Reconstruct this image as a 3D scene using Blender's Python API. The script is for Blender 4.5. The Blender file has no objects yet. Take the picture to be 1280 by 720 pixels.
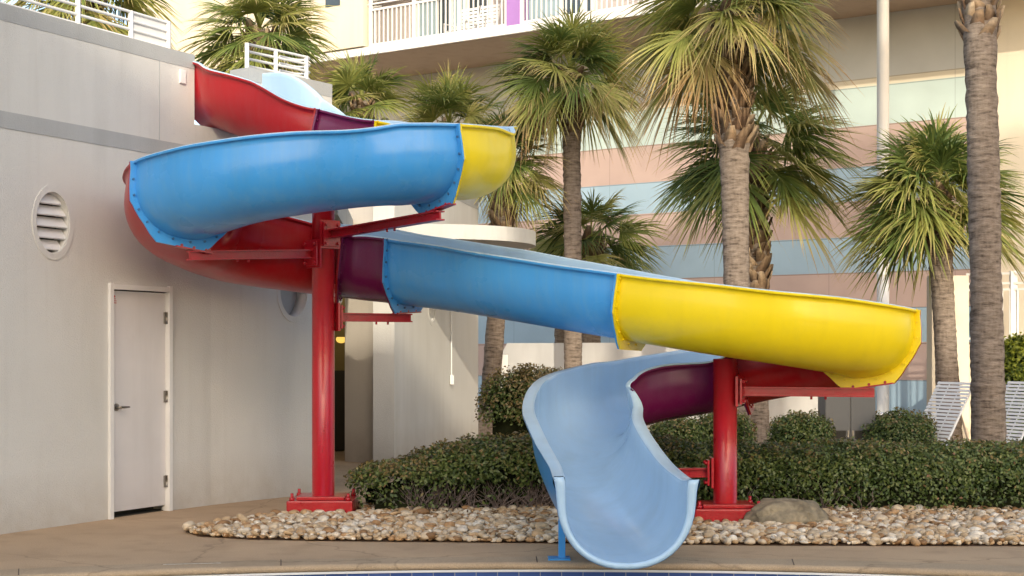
import bpy, bmesh, math, random
import numpy as np
from mathutils import Vector, Matrix, Euler

random.seed(7); rng = np.random.default_rng(11)
R = math.radians
scene = bpy.context.scene
col = scene.collection
F = 1778.0; EYE = 1.5
def pt(px, D, py=None, z=0.0):
    """a place seen at photo column px, D metres out (height from row py or z)"""
    if py is not None: z = EYE - (py - 440.0) / F * D
    return Vector(((px - 640.0) / F * D, D, z))

# ------------------------------------------------------------------ materials
def mat(name, color, rough=0.6, var=0.12, scale=6.0, bump=0.0, bscale=60.0, spec=0.5, metal=0.0, stain=0.0, coat=0.0):
    m = bpy.data.materials.new(name); m.use_nodes = True
    nt = m.node_tree; N = nt.nodes; L = nt.links
    b = N['Principled BSDF']
    b.inputs['Roughness'].default_value = rough; b.inputs['Metallic'].default_value = metal
    b.inputs['Specular IOR Level'].default_value = spec
    b.inputs['Coat Weight'].default_value = coat; b.inputs['Coat Roughness'].default_value = 0.12
    tc = N.new('ShaderNodeTexCoord')
    n1 = N.new('ShaderNodeTexNoise'); n1.inputs['Scale'].default_value = scale; n1.inputs['Detail'].default_value = 6
    L.new(tc.outputs['Object'], n1.inputs['Vector'])
    r = N.new('ShaderNodeMapRange'); r.inputs[1].default_value = .25; r.inputs[2].default_value = .75
    r.inputs[3].default_value = 1 - var; r.inputs[4].default_value = 1 + var
    L.new(n1.outputs['Fac'], r.inputs[0])
    mul = N.new('ShaderNodeVectorMath'); mul.operation = 'SCALE'; mul.inputs[0].default_value = color[:3]
    L.new(r.outputs[0], mul.inputs['Scale'])
    out = mul.outputs[0]
    if stain:
        n2 = N.new('ShaderNodeTexNoise'); n2.inputs['Scale'].default_value = 1.1; n2.inputs['Detail'].default_value = 9
        mp = N.new('ShaderNodeMapping'); mp.inputs['Scale'].default_value = (3.0, 3.0, .5)
        L.new(tc.outputs['Object'], mp.inputs[0]); L.new(mp.outputs[0], n2.inputs['Vector'])
        r2 = N.new('ShaderNodeMapRange'); r2.inputs[1].default_value = .5; r2.inputs[2].default_value = .75
        r2.inputs[3].default_value = 0; r2.inputs[4].default_value = stain
        L.new(n2.outputs['Fac'], r2.inputs[0])
        mx = N.new('ShaderNodeMix'); mx.data_type = 'RGBA'; mx.inputs['B'].default_value = (color[0]*.45, color[1]*.42, color[2]*.38, 1)
        L.new(r2.outputs[0], mx.inputs['Factor']); L.new(out, mx.inputs['A']); out = mx.outputs['Result']
    L.new(out, b.inputs['Base Color'])
    r3 = N.new('ShaderNodeMapRange'); r3.inputs[3].default_value = max(0, rough - .08); r3.inputs[4].default_value = min(1, rough + .08)
    L.new(n1.outputs['Fac'], r3.inputs[0]); L.new(r3.outputs[0], b.inputs['Roughness'])
    if bump:
        n3 = N.new('ShaderNodeTexNoise'); n3.inputs['Scale'].default_value = bscale; n3.inputs['Detail'].default_value = 5
        L.new(tc.outputs['Object'], n3.inputs['Vector'])
        bp = N.new('ShaderNodeBump'); bp.inputs['Strength'].default_value = bump; bp.inputs['Distance'].default_value = .01
        L.new(n3.outputs['Fac'], bp.inputs['Height']); L.new(bp.outputs[0], b.inputs['Normal'])
    return m

def tint_mat(name, stops, rough=.55, trans=0.0, nvar=.15, nscale=20, bump=0, spec=.4):
    """colour from the 'tint' attribute on the mesh"""
    m = bpy.data.materials.new(name); m.use_nodes = True
    nt = m.node_tree; N = nt.nodes; L = nt.links; b = N['Principled BSDF']
    a = N.new('ShaderNodeAttribute'); a.attribute_name = 'tint'
    cr = N.new('ShaderNodeValToRGB'); e = cr.color_ramp.elements
    e[0].position = stops[0][0]; e[0].color = (*stops[0][1], 1); e[1].position = stops[-1][0]; e[1].color = (*stops[-1][1], 1)
    for p, c in stops[1:-1]:
        k = e.new(p); k.color = (*c, 1)
    L.new(a.outputs['Fac'], cr.inputs[0])
    tc = N.new('ShaderNodeTexCoord'); n1 = N.new('ShaderNodeTexNoise'); n1.inputs['Scale'].default_value = nscale; n1.inputs['Detail'].default_value = 4
    L.new(tc.outputs['Object'], n1.inputs['Vector'])
    r = N.new('ShaderNodeMapRange'); r.inputs[1].default_value = .25; r.inputs[2].default_value = .75; r.inputs[3].default_value = 1 - nvar; r.inputs[4].default_value = 1 + nvar
    L.new(n1.outputs['Fac'], r.inputs[0])
    mul = N.new('ShaderNodeVectorMath'); mul.operation = 'SCALE'; L.new(cr.outputs[0], mul.inputs[0]); L.new(r.outputs[0], mul.inputs['Scale'])
    L.new(mul.outputs[0], b.inputs['Base Color']); b.inputs['Roughness'].default_value = rough; b.inputs['Specular IOR Level'].default_value = spec
    if bump:
        bp = N.new('ShaderNodeBump'); bp.inputs['Strength'].default_value = bump; bp.inputs['Distance'].default_value = .01
        L.new(n1.outputs['Fac'], bp.inputs['Height']); L.new(bp.outputs[0], b.inputs['Normal'])
    if trans:
        t = N.new('ShaderNodeBsdfTranslucent'); L.new(mul.outputs[0], t.inputs['Color'])
        ms = N.new('ShaderNodeMixShader'); ms.inputs[0].default_value = trans
        L.new(b.outputs[0], ms.inputs[1]); L.new(t.outputs[0], ms.inputs[2])
        L.new(ms.outputs[0], N['Material Output'].inputs['Surface'])
    return m

M = {}
M['stucco'] = mat('stucco', (.61, .605, .58), .9, .04, 1.2, .5, 90, spec=.15, stain=.16)
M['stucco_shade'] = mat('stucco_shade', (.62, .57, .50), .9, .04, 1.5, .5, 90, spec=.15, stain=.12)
M['grey_band'] = mat('grey_band', (.40, .41, .41), .9, .06, 3, .5, 90, spec=.15, stain=.2)
M['cream'] = mat('cream_wall', (.72, .65, .52), .9, .04, 1, .3, 60, spec=.15, stain=.08)
M['soffit'] = mat('soffit', (.46, .36, .28), .9, .04, 1, .3, 60, spec=.15, stain=.2)  # slab underside: tan-brown of bounced light is put into the colour
M['white'] = mat('white_paint', (.74, .74, .73), .45, .04, 4, .1, 40, stain=.08)
M['door'] = mat('door_paint', (.68, .665, .67), .45, .05, 2.5, .12, 30, stain=.12)
M['steel'] = mat('brushed_steel', (.35, .33, .3), .35, .1, 20, metal=1)
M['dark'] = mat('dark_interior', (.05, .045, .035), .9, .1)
M['olive'] = mat('olive_wall', (.26, .20, .07), .9, .1)
M['glassd'] = mat('dark_glass', (.06, .08, .1), .08, .2, 2)
M['glassb'] = mat('blue_curtain_glass', (.30, .40, .46), .15, .1, 2)
M['curtain'] = mat('curtain', (.46, .42, .42), .8, .1, 8)
M['purple_wall'] = mat('purple_stucco', (.36, .19, .50), .85, .05, 3, .3, 60)
def gel(name, c, rough=.24, var=.06):
    m = mat(name, c, rough, var, 1.6, .10, 9, spec=.4, coat=.18, stain=.2)
    return m
M['red'] = gel('red_gelcoat', (.40, .006, .012), .3)
M['blue'] = gel('blue_gelcoat', (.058, .34, .78), .28)
M['yellow'] = gel('yellow_gelcoat', (.88, .68, .004), .34)
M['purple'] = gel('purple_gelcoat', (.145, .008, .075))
M['pale'] = gel('pale_blue_gelcoat', (.42, .61, .80), .16)
M['rim'] = gel('faded_rim_gelcoat', (.52, .68, .80), .3)
M['redsteel'] = mat('red_painted_steel', (.42, .006, .016), .3, .12, 5, .25, 45, coat=.3, stain=.15)
M['rust'] = mat('rusty_bolt', (.13, .05, .03), .6, .3, 40)
M['boltb'] = mat('dull_bolt', (.05, .16, .34), .5, .3, 40)
M['soil'] = mat('mulch', (.11, .065, .04), .95, .5, 25, 1.0, 60, spec=.1)
M['cabinet'] = mat('cabinet_paint', (.15, .15, .145), .55, .05, 3, .1, stain=.15)
M['strap'] = mat('white_vinyl', (.80, .80, .80), .5, .03)
M['bark'] = mat('twig_bark', (.20, .16, .15), .9, .3, 30)
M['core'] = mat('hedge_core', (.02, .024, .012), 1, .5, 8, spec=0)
M['rock'] = mat('boulder_stone', (.27, .23, .16), .9, .6, 9, 1.0, 45, stain=.9)
M['tower'] = mat('tower_stucco', (.6, .56, .5), .9, .05, 1)
M['signred'] = mat('sign_red', (.55, .03, .03), .5)

def weather(m, z0, z1, amt, dark):
    nt = m.node_tree; N = nt.nodes; L = nt.links; b = N['Principled BSDF']; src = b.inputs['Base Color'].links[0].from_socket
    tc = N.new('ShaderNodeTexCoord'); sp = N.new('ShaderNodeSeparateXYZ'); L.new(tc.outputs['Object'], sp.inputs[0])
    n = N.new('ShaderNodeTexNoise'); n.inputs['Scale'].default_value = 5; n.inputs['Detail'].default_value = 8; L.new(tc.outputs['Object'], n.inputs['Vector'])
    r = N.new('ShaderNodeMapRange'); r.inputs[1].default_value = z0; r.inputs[2].default_value = z1; r.inputs[3].default_value = 1; r.inputs[4].default_value = 0
    L.new(sp.outputs['Z'], r.inputs[0])
    k = N.new('ShaderNodeMath'); k.operation = 'MULTIPLY'; L.new(r.outputs[0], k.inputs[0]); L.new(n.outputs['Fac'], k.inputs[1])
    k2 = N.new('ShaderNodeMath'); k2.operation = 'MULTIPLY'; k2.inputs[1].default_value = amt; L.new(k.outputs[0], k2.inputs[0])
    mp = N.new('ShaderNodeMapping'); mp.inputs['Scale'].default_value = (9, 9, .35); L.new(tc.outputs['Object'], mp.inputs[0])
    n2 = N.new('ShaderNodeTexNoise'); n2.inputs['Scale'].default_value = 1.3; n2.inputs['Detail'].default_value = 6; L.new(mp.outputs[0], n2.inputs['Vector'])
    r2 = N.new('ShaderNodeMapRange'); r2.inputs[1].default_value = .55; r2.inputs[2].default_value = .8; r2.inputs[3].default_value = 0; r2.inputs[4].default_value = .10; L.new(n2.outputs['Fac'], r2.inputs[0])
    ad = N.new('ShaderNodeMath'); ad.operation = 'ADD'; ad.use_clamp = True; L.new(k2.outputs[0], ad.inputs[0]); L.new(r2.outputs[0], ad.inputs[1])
    mx = N.new('ShaderNodeMix'); mx.data_type = 'RGBA'; mx.inputs['B'].default_value = (*dark, 1); L.new(ad.outputs[0], mx.inputs['Factor']); L.new(src, mx.inputs['A'])
    L.new(mx.outputs['Result'], b.inputs['Base Color'])
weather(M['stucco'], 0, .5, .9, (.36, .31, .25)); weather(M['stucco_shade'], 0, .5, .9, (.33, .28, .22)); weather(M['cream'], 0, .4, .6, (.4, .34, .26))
weather(M['door'], 0, .5, .7, (.38, .35, .33)); weather(M['grey_band'], 0, .01, 0, (.22, .21, .2))
def chalk(m, c):
    nt = m.node_tree; N = nt.nodes; L = nt.links; b = N['Principled BSDF']; src = b.inputs['Base Color'].links[0].from_socket
    tc = N.new('ShaderNodeTexCoord'); mp = N.new('ShaderNodeMapping'); mp.inputs['Scale'].default_value = (7, 7, .9); L.new(tc.outputs['Object'], mp.inputs[0])
    n = N.new('ShaderNodeTexNoise'); n.inputs['Scale'].default_value = 2.2; n.inputs['Detail'].default_value = 9; n.inputs['Roughness'].default_value = .65; L.new(mp.outputs[0], n.inputs['Vector'])
    r = N.new('ShaderNodeMapRange'); r.inputs[1].default_value = .45; r.inputs[2].default_value = .8; r.inputs[3].default_value = 0; r.inputs[4].default_value = .30; L.new(n.outputs['Fac'], r.inputs[0])
    mx = N.new('ShaderNodeMix'); mx.data_type = 'RGBA'; mx.inputs['B'].default_value = (*c, 1); L.new(r.outputs[0], mx.inputs['Factor']); L.new(src, mx.inputs['A']); L.new(mx.outputs['Result'], b.inputs['Base Color'])
    w_ = N.new('ShaderNodeTexNoise'); w_.inputs['Scale'].default_value = 260; w_.inputs['Detail'].default_value = 2; L.new(tc.outputs['Object'], w_.inputs['Vector'])
    v = N.new('ShaderNodeMapRange'); v.inputs[1].default_value = .66; v.inputs[2].default_value = .74; v.inputs[3].default_value = 0; v.inputs[4].default_value = .35; L.new(w_.outputs['Fac'], v.inputs[0])
    mx2 = N.new('ShaderNodeMix'); mx2.data_type = 'RGBA'; mx2.inputs['B'].default_value = (.25, .24, .22, 1); L.new(v.outputs[0], mx2.inputs['Factor']); L.new(mx.outputs['Result'], mx2.inputs['A']); L.new(mx2.outputs['Result'], b.inputs['Base Color'])
chalk(M['red'], (.34, .06, .07)); chalk(M['blue'], (.20, .44, .66)); chalk(M['yellow'], (.78, .63, .03)); chalk(M['purple'], (.16, .04, .10)); chalk(M['pale'], (.42, .52, .62)); chalk(M['redsteel'], (.30, .06, .05))

# concrete deck: warm tan, blotches, fine cracks
def deck_mat(name, c, joints=False):
    m = mat(name, c, .85, .13, .9, .5, 70, spec=.2, stain=.3)
    nt = m.node_tree; N = nt.nodes; L = nt.links; b = N['Principled BSDF']
    src = b.inputs['Base Color'].links[0].from_socket
    tc = N.new('ShaderNodeTexCoord')
    n = N.new('ShaderNodeTexNoise'); n.inputs['Scale'].default_value = 160; n.inputs['Detail'].default_value = 3
    L.new(tc.outputs['Object'], n.inputs['Vector'])
    v = N.new('ShaderNodeTexVoronoi'); v.feature = 'DISTANCE_TO_EDGE'; v.inputs['Scale'].default_value = .45
    nn = N.new('ShaderNodeTexNoise'); nn.inputs['Scale'].default_value = 3; nn.inputs['Detail'].default_value = 6
    L.new(tc.outputs['Object'], nn.inputs['Vector'])
    ad = N.new('ShaderNodeVectorMath'); ad.operation = 'MULTIPLY_ADD'; ad.inputs[1].default_value = (.35, .35, .35)
    L.new(nn.outputs['Color'], ad.inputs[0]); L.new(tc.outputs['Object'], ad.inputs[2]); L.new(ad.outputs[0], v.inputs['Vector'])
    r = N.new('ShaderNodeMapRange'); r.inputs[1].default_value = 0; r.inputs[2].default_value = .006; r.inputs[3].default_value = .7; r.inputs[4].default_value = 1
    L.new(v.outputs['Distance'], r.inputs[0])
    r2 = N.new('ShaderNodeMapRange'); r2.inputs[1].default_value = .3; r2.inputs[2].default_value = .7; r2.inputs[3].default_value = .8; r2.inputs[4].default_value = 1.15
    L.new(n.outputs['Fac'], r2.inputs[0])
    mm = N.new('ShaderNodeMath'); mm.operation = 'MULTIPLY'; L.new(r.outputs[0], mm.inputs[0]); L.new(r2.outputs[0], mm.inputs[1])
    s = N.new('ShaderNodeVectorMath'); s.operation = 'SCALE'; L.new(src, s.inputs[0]); L.new(mm.outputs[0], s.inputs['Scale'])
    L.new(s.outputs[0], b.inputs['Base Color'])
    return m
M['deck'] = deck_mat('tan_concrete', (.48, .345, .22))
M['coping'] = deck_mat('coping_concrete', (.43, .325, .215))

# pool tiles
def tiles_mat():
    m = bpy.data.materials.new('blue_pool_tile'); m.use_nodes = True
    nt = m.node_tree; N = nt.nodes; L = nt.links; b = N['Principled BSDF']
    uv = N.new('ShaderNodeUVMap'); uv.uv_map = 'UVMap'
    br = N.new('ShaderNodeTexBrick'); br.offset = 0; br.inputs['Scale'].default_value = 1
    br.inputs['Color1'].default_value = (.045, .085, .26, 1); br.inputs['Color2'].default_value = (.06, .11, .32, 1); br.inputs['Mortar'].default_value = (.28, .3, .34, 1)
    br.inputs['Mortar Size'].default_value = .003; br.inputs['Brick Width'].default_value = .152; br.inputs['Row Height'].default_value = .152
    L.new(uv.outputs[0], br.inputs['Vector']); L.new(br.outputs['Color'], b.inputs['Base Color']); b.inputs['Roughness'].default_value = .15
    return m
M['tile'] = tiles_mat()
def water_mat():
    m = bpy.data.materials.new('pool_water'); m.use_nodes = True
    nt = m.node_tree; N = nt.nodes; L = nt.links; b = N['Principled BSDF']
    b.inputs['Base Color'].default_value = (.02, .09, .16, 1); b.inputs['Roughness'].default_value = .03
    tc = N.new('ShaderNodeTexCoord'); n = N.new('ShaderNodeTexNoise'); n.inputs['Scale'].default_value = 3
    L.new(tc.outputs['Object'], n.inputs['Vector'])
    bp = N.new('ShaderNodeBump'); bp.inputs['Strength'].default_value = .3; bp.inputs['Distance'].default_value = .05
    L.new(n.outputs['Fac'], bp.inputs['Height']); L.new(bp.outputs[0], b.inputs['Normal'])
    return m
M['water'] = water_mat()

# striped siding (object Z = height, object X = along the wall)
def stripe_mat():
    m = bpy.data.materials.new('striped_siding'); m.use_nodes = True
    nt = m.node_tree; N = nt.nodes; L = nt.links; b = N['Principled BSDF']
    tc = N.new('ShaderNodeTexCoord'); sp = N.new('ShaderNodeSeparateXYZ'); L.new(tc.outputs['Object'], sp.inputs[0])
    dv = N.new('ShaderNodeMath'); dv.operation = 'DIVIDE'; dv.inputs[1].default_value = 8.0; L.new(sp.outputs['Z'], dv.inputs[0])
    blue = (.34, .47, .58); pink = (.49, .375, .34); green = (.49, .60, .585); crm = (.66, .60, .48); gry = (.52, .53, .52)
    zs = [(0, blue), (.96, pink), (1.66, blue), (2.34, pink), (3.02, blue), (3.70, pink), (4.38, blue), (5.05, pink), (5.83, green), (6.58, crm), (6.74, gry)]
    cr = N.new('ShaderNodeValToRGB'); cr.color_ramp.interpolation = 'CONSTANT'; e = cr.color_ramp.elements
    e[0].position = 0; e[0].color = (*blue, 1); e[1].position = zs[1][0] / 8; e[1].color = (*pink, 1)
    for z, c in zs[2:]:
        k = e.new(z / 8); k.color = (*c, 1)
    L.new(dv.outputs[0], cr.inputs[0])
    # grooves between stripes
    acc = None
    for z, c in zs[1:]:
        s = N.new('ShaderNodeMath'); s.operation = 'SUBTRACT'; L.new(sp.outputs['Z'], s.inputs[0]); s.inputs[1].default_value = z
        a = N.new('ShaderNodeMath'); a.operation = 'ABSOLUTE'; L.new(s.outputs[0], a.inputs[0])
        if acc is None: acc = a
        else:
            mn = N.new('ShaderNodeMath'); mn.operation = 'MINIMUM'; L.new(acc.outputs[0], mn.inputs[0]); L.new(a.outputs[0], mn.inputs[1]); acc = mn
    px_ = N.new('ShaderNodeMath'); px_.operation = 'PINGPONG'; px_.inputs[1].default_value = 1.22; L.new(sp.outputs['X'], px_.inputs[0])
    mn = N.new('ShaderNodeMath'); mn.operation = 'MINIMUM'; L.new(acc.outputs[0], mn.inputs[0])
    pp = N.new('ShaderNodeMath'); pp.operation = 'ADD'; pp.inputs[1].default_value = .006; L.new(px_.outputs[0], pp.inputs[0]); L.new(pp.outputs[0], mn.inputs[1])
    r = N.new('ShaderNodeMapRange'); r.inputs[1].default_value = .006; r.inputs[2].default_value = .014; r.inputs[3].default_value = .6; r.inputs[4].default_value = 1
    L.new(mn.outputs[0], r.inputs[0])
    n = N.new('ShaderNodeTexNoise'); n.inputs['Scale'].default_value = 1.3; n.inputs['Detail'].default_value = 8; L.new(tc.outputs['Object'], n.inputs['Vector'])
    r2 = N.new('ShaderNodeMapRange'); r2.inputs[1].default_value = .3; r2.inputs[2].default_value = .7; r2.inputs[3].default_value = .92; r2.inputs[4].default_value = 1.05
    L.new(n.outputs['Fac'], r2.inputs[0])
    mm = N.new('ShaderNodeMath'); mm.operation = 'MULTIPLY'; L.new(r.outputs[0], mm.inputs[0]); L.new(r2.outputs[0], mm.inputs[1])
    s = N.new('ShaderNodeVectorMath'); s.operation = 'SCALE'; L.new(cr.outputs[0], s.inputs[0]); L.new(mm.outputs[0], s.inputs['Scale'])
    L.new(s.outputs[0], b.inputs['Base Color']); b.inputs['Roughness'].default_value = .85; b.inputs['Specular IOR Level'].default_value = .15
    return m
M['stripes'] = stripe_mat()

def trunk_mat():
    m = bpy.data.materials.new('palm_bark'); m.use_nodes = True
    nt = m.node_tree; N = nt.nodes; L = nt.links; b = N['Principled BSDF']
    tc = N.new('ShaderNodeTexCoord')
    mp = N.new('ShaderNodeMapping'); mp.inputs['Scale'].default_value = (4, 4, 17); L.new(tc.outputs['Object'], mp.inputs[0])
    n = N.new('ShaderNodeTexNoise'); n.inputs['Scale'].default_value = 1.6; n.inputs['Detail'].default_value = 7; n.inputs['Roughness'].default_value = .65; L.new(mp.outputs[0], n.inputs['Vector'])
    mp2 = N.new('ShaderNodeMapping'); mp2.inputs['Scale'].default_value = (22, 22, 5); L.new(tc.outputs['Object'], mp2.inputs[0])
    n2 = N.new('ShaderNodeTexNoise'); n2.inputs['Scale'].default_value = 1.4; n2.inputs['Detail'].default_value = 5; L.new(mp2.outputs[0], n2.inputs['Vector'])
    ad = N.new('ShaderNodeMath'); ad.operation = 'MULTIPLY_ADD'; ad.inputs[1].default_value = .25; L.new(n2.outputs['Fac'], ad.inputs[0]); L.new(n.outputs['Fac'], ad.inputs[2])
    cr = N.new('ShaderNodeValToRGB'); e = cr.color_ramp.elements
    e[0].position = .42; e[0].color = (.075, .058, .048, 1); e[1].position = .88; e[1].color = (.36, .30, .25, 1); k = e.new(.6); k.color = (.21, .17, .14, 1)
    L.new(ad.outputs[0], cr.inputs[0]); L.new(cr.outputs[0], b.inputs['Base Color']); b.inputs['Roughness'].default_value = .95; b.inputs['Specular IOR Level'].default_value = .1
    bp = N.new('ShaderNodeBump'); bp.inputs['Strength'].default_value = .9; bp.inputs['Distance'].default_value = .02
    L.new(ad.outputs[0], bp.inputs['Height']); L.new(bp.outputs[0], b.inputs['Normal'])
    return m
M['trunk'] = trunk_mat()
M['frond'] = tint_mat('palm_leaf', [(0, (.045, .09, .03)), (.3, (.15, .215, .055)), (.55, (.36, .37, .10)), (.8, (.50, .42, .18)), (1, (.46, .29, .14))], .45, .28, .2, 6)
M['boot'] = tint_mat('palm_boot', [(0, (.09, .05, .03)), (.5, (.24, .165, .10)), (1, (.42, .33, .23))], .9, 0, .3, 30)
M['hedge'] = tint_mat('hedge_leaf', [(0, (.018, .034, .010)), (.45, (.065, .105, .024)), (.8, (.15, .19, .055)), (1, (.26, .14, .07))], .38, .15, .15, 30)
M['bush'] = tint_mat('bush_leaf', [(0, (.02, .05, .01)), (.5, (.09, .14, .02)), (1, (.34, .36, .04))], .4, .2, .15, 30)
M['pebble'] = tint_mat('river_pebble', [(0, (.18, .10, .045)), (.2, (.38, .22, .10)), (.4, (.50, .35, .20)), (.6, (.46, .36, .24)), (.8, (.60, .50, .37)), (1, (.72, .67, .58))], .55, 0, .22, 30, .2)

# ------------------------------------------------------------------ helpers
def link(name, me, m, parent=None):
    o = bpy.data.objects.new(name, me); col.objects.link(o)
    if m is not None:
        for k in (m if isinstance(m, (list, tuple)) else [m]): me.materials.append(k)
    if parent: o.parent = parent
    return o
def bm_obj(name, bm, m, parent=None, smooth=False, bevel=0):
    if bevel:
        bmesh.ops.bevel(bm, geom=list(bm.edges), offset=bevel, segments=2, affect='EDGES', profile=.6)
    me = bpy.data.meshes.new(name); bm.normal_update(); bm.to_mesh(me); bm.free()
    if smooth: me.shade_smooth()
    return link(name, me, m, parent)
def add_box(bm, c, s, rot=None, mi=0):
    mtx = Matrix.Translation(Vector(c)) @ (rot if rot is not None else Matrix.Identity(4)) @ Matrix.Diagonal((s[0], s[1], s[2], 1))
    r = bmesh.ops.create_cube(bm, size=1, matrix=mtx)
    if mi:
        for f in {f for v in r['verts'] for f in v.link_faces}: f.material_index = mi
    return r
def add_bar(bm, a, b, w, h, mi=0):
    """box from a to b with width w (sideways) and height h"""
    a = Vector(a); b = Vector(b); d = b - a
    q = d.to_track_quat('X', 'Z').to_matrix().to_4x4()
    add_box(bm, (a + b) / 2, (d.length, w, h), q, mi)
def add_tube(bm, pts, r, seg=12, cap=True, mi=0):
    pts = [Vector(p) for p in pts]; rs = r if isinstance(r, (list, tuple)) else [r] * len(pts)
    rings = []; up = Vector((0, 0, 1)); prev = None
    for i, p in enumerate(pts):
        d = (pts[min(i + 1, len(pts) - 1)] - pts[max(i - 1, 0)]).normalized()
        if prev is None:
            a = d.cross(up)
            if a.length < 1e-3: a = d.cross(Vector((1, 0, 0)))
        else: a = prev - d * prev.dot(d)
        a.normalize(); prev = a; b = d.cross(a)
        rings.append([bm.verts.new(p + (a * math.cos(t) + b * math.sin(t)) * rs[i]) for t in [2 * math.pi * k / seg for k in range(seg)]])
    for i in range(len(rings) - 1):
        for k in range(seg):
            f = bm.faces.new((rings[i][k], rings[i][(k + 1) % seg], rings[i + 1][(k + 1) % seg], rings[i + 1][k])); f.smooth = True; f.material_index = mi
    if cap:
        f = bm.faces.new(rings[0]); f.material_index = mi
        f = bm.faces.new(list(reversed(rings[-1]))); f.material_index = mi
def add_prism(bm, poly, z0, z1, mi=0):
    lo = [bm.verts.new((p[0], p[1], z0)) for p in poly]; hi = [bm.verts.new((p[0], p[1], z1)) for p in poly]
    n = len(poly); fs = []
    for i in range(n): fs.append(bm.faces.new((lo[i], lo[(i + 1) % n], hi[(i + 1) % n], hi[i])))
    fs.append(bm.faces.new(hi)); fs.append(bm.faces.new(list(reversed(lo))))
    for f in fs: f.material_index = mi
def tag(o, label=None, cat=None, group=None, kind=None):
    if label: o['label'] = label
    if cat: o['category'] = cat
    if group: o['group'] = group
    if kind: o['kind'] = kind
    return o
def empty(name, loc, label, cat, group=None, rz=0):
    o = bpy.data.objects.new(name, None); col.objects.link(o); o.location = loc; o.rotation_euler.z = rz
    o.empty_display_size = .1
    return tag(o, label, cat, group)
def part(name, bm, m, parent, smooth=False, bevel=0):
    """mesh given in world coordinates, parented to an unrotated empty"""
    off = Vector((0, 0, 0)); p = parent
    while p is not None: off += p.location; p = p.parent
    bmesh.ops.translate(bm, verts=bm.verts, vec=-off)
    return bm_obj(name, bm, m, parent, smooth, bevel)
def np_mesh(name, V, faces, m, parent=None, tint=None, smooth=False):
    """V (n,3), faces (k,4) or (k,3) arrays"""
    me = bpy.data.meshes.new(name); k, w = faces.shape
    me.vertices.add(len(V)); me.vertices.foreach_set('co', V.astype(np.float32).ravel())
    me.loops.add(k * w); me.loops.foreach_set('vertex_index', faces.astype(np.int32).ravel())
    me.polygons.add(k); me.polygons.foreach_set('loop_start', np.arange(0, k * w, w, dtype=np.int32))
    try: me.polygons.foreach_set('loop_total', np.full(k, w, dtype=np.int32))
    except Exception: pass
    me.update(calc_edges=True)
    if tint is not None:
        a = me.attributes.new('tint', 'FLOAT', 'POINT'); a.data.foreach_set('value', tint.astype(np.float32))
    if smooth: me.shade_smooth()
    return link(name, me, m, parent)
def wpos(o):
    v = Vector((0, 0, 0))
    while o is not None: v += o.location; o = o.parent
    return v

# ------------------------------------------------------------------ world, sun, camera
SUN_AZ = -6.0; SUN_EL = 23.0
tosun = Vector((-math.sin(R(SUN_AZ)) * math.cos(R(SUN_EL)), -math.cos(R(SUN_AZ)) * math.cos(R(SUN_EL)), math.sin(R(SUN_EL))))
w = bpy.data.worlds.new('World'); scene.world = w; w.use_nodes = True
sky = w.node_tree.nodes.new('ShaderNodeTexSky'); sky.sky_type = 'NISHITA'; sky.sun_disc = False
sky.sun_elevation = R(SUN_EL); sky.sun_rotation = math.atan2(tosun.x, tosun.y); sky.air_density = 1.0; sky.dust_density = 2.5; sky.ozone_density = .6
hz = w.node_tree.nodes.new('ShaderNodeMix'); hz.data_type = 'RGBA'; hz.blend_type = 'MULTIPLY'; hz.inputs['Factor'].default_value = 1; hz.inputs['B'].default_value = (1.03, 1.0, .95, 1)   # warm haze
w.node_tree.links.new(sky.outputs[0], hz.inputs['A']); w.node_tree.links.new(hz.outputs['Result'], w.node_tree.nodes['Background'].inputs[0])
w.node_tree.nodes['Background'].inputs[1].default_value = .35
sd = bpy.data.lights.new('sun', 'SUN'); sd.energy = 3.1; sd.angle = R(.6); sd.color = (1, .88, .69)
so = bpy.data.objects.new('sun', sd); col.objects.link(so); so.rotation_euler = tosun.to_track_quat('Z', 'Y').to_euler(); so.location = (-10, -15, 20)
cd = bpy.data.cameras.new('camera'); cam = bpy.data.objects.new('camera', cd); col.objects.link(cam)
cam.location = (0, 0, EYE); cam.rotation_euler = (R(90), 0, 0); cd.sensor_width = 36; cd.lens = 50; cd.shift_y = 80 / 1280; cd.clip_end = 2000; cd.clip_start = .05
scene.camera = cam
scene.view_settings.view_transform = 'Standard'; scene.view_settings.look = 'None'; scene.view_settings.exposure = 0

# ------------------------------------------------------------------ ground, pool
PC = Vector((.27, 5.1)); PA, PB = 7.7, 5.0
NP = 160
def pool_pt(k, off=0):
    t = 2 * math.pi * k / NP
    n = Vector((math.cos(t) / PA, math.sin(t) / PB)).normalized()
    return Vector((PC.x + PA * math.cos(t), PC.y + PB * math.sin(t))) + n * off
bm = bmesh.new()
prev = None
for k in range(NP + 1):
    t = 2 * math.pi * k / NP
    a = pool_pt(k, .30); cur = [bm.verts.new((a.x, a.y, 0))]
    for rr in (14, 40, 400):
        cur.append(bm.verts.new((PC.x + rr * math.cos(t), PC.y + rr * math.sin(t), 0)))
    if prev:
        for i in range(3): bm.faces.new((prev[i], prev[i + 1], cur[i + 1], cur[i]))
    prev = cur
for f in bm.faces: f.smooth = False
tag(bm_obj('pool_deck', bm, M['deck']), kind='structure')
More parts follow.
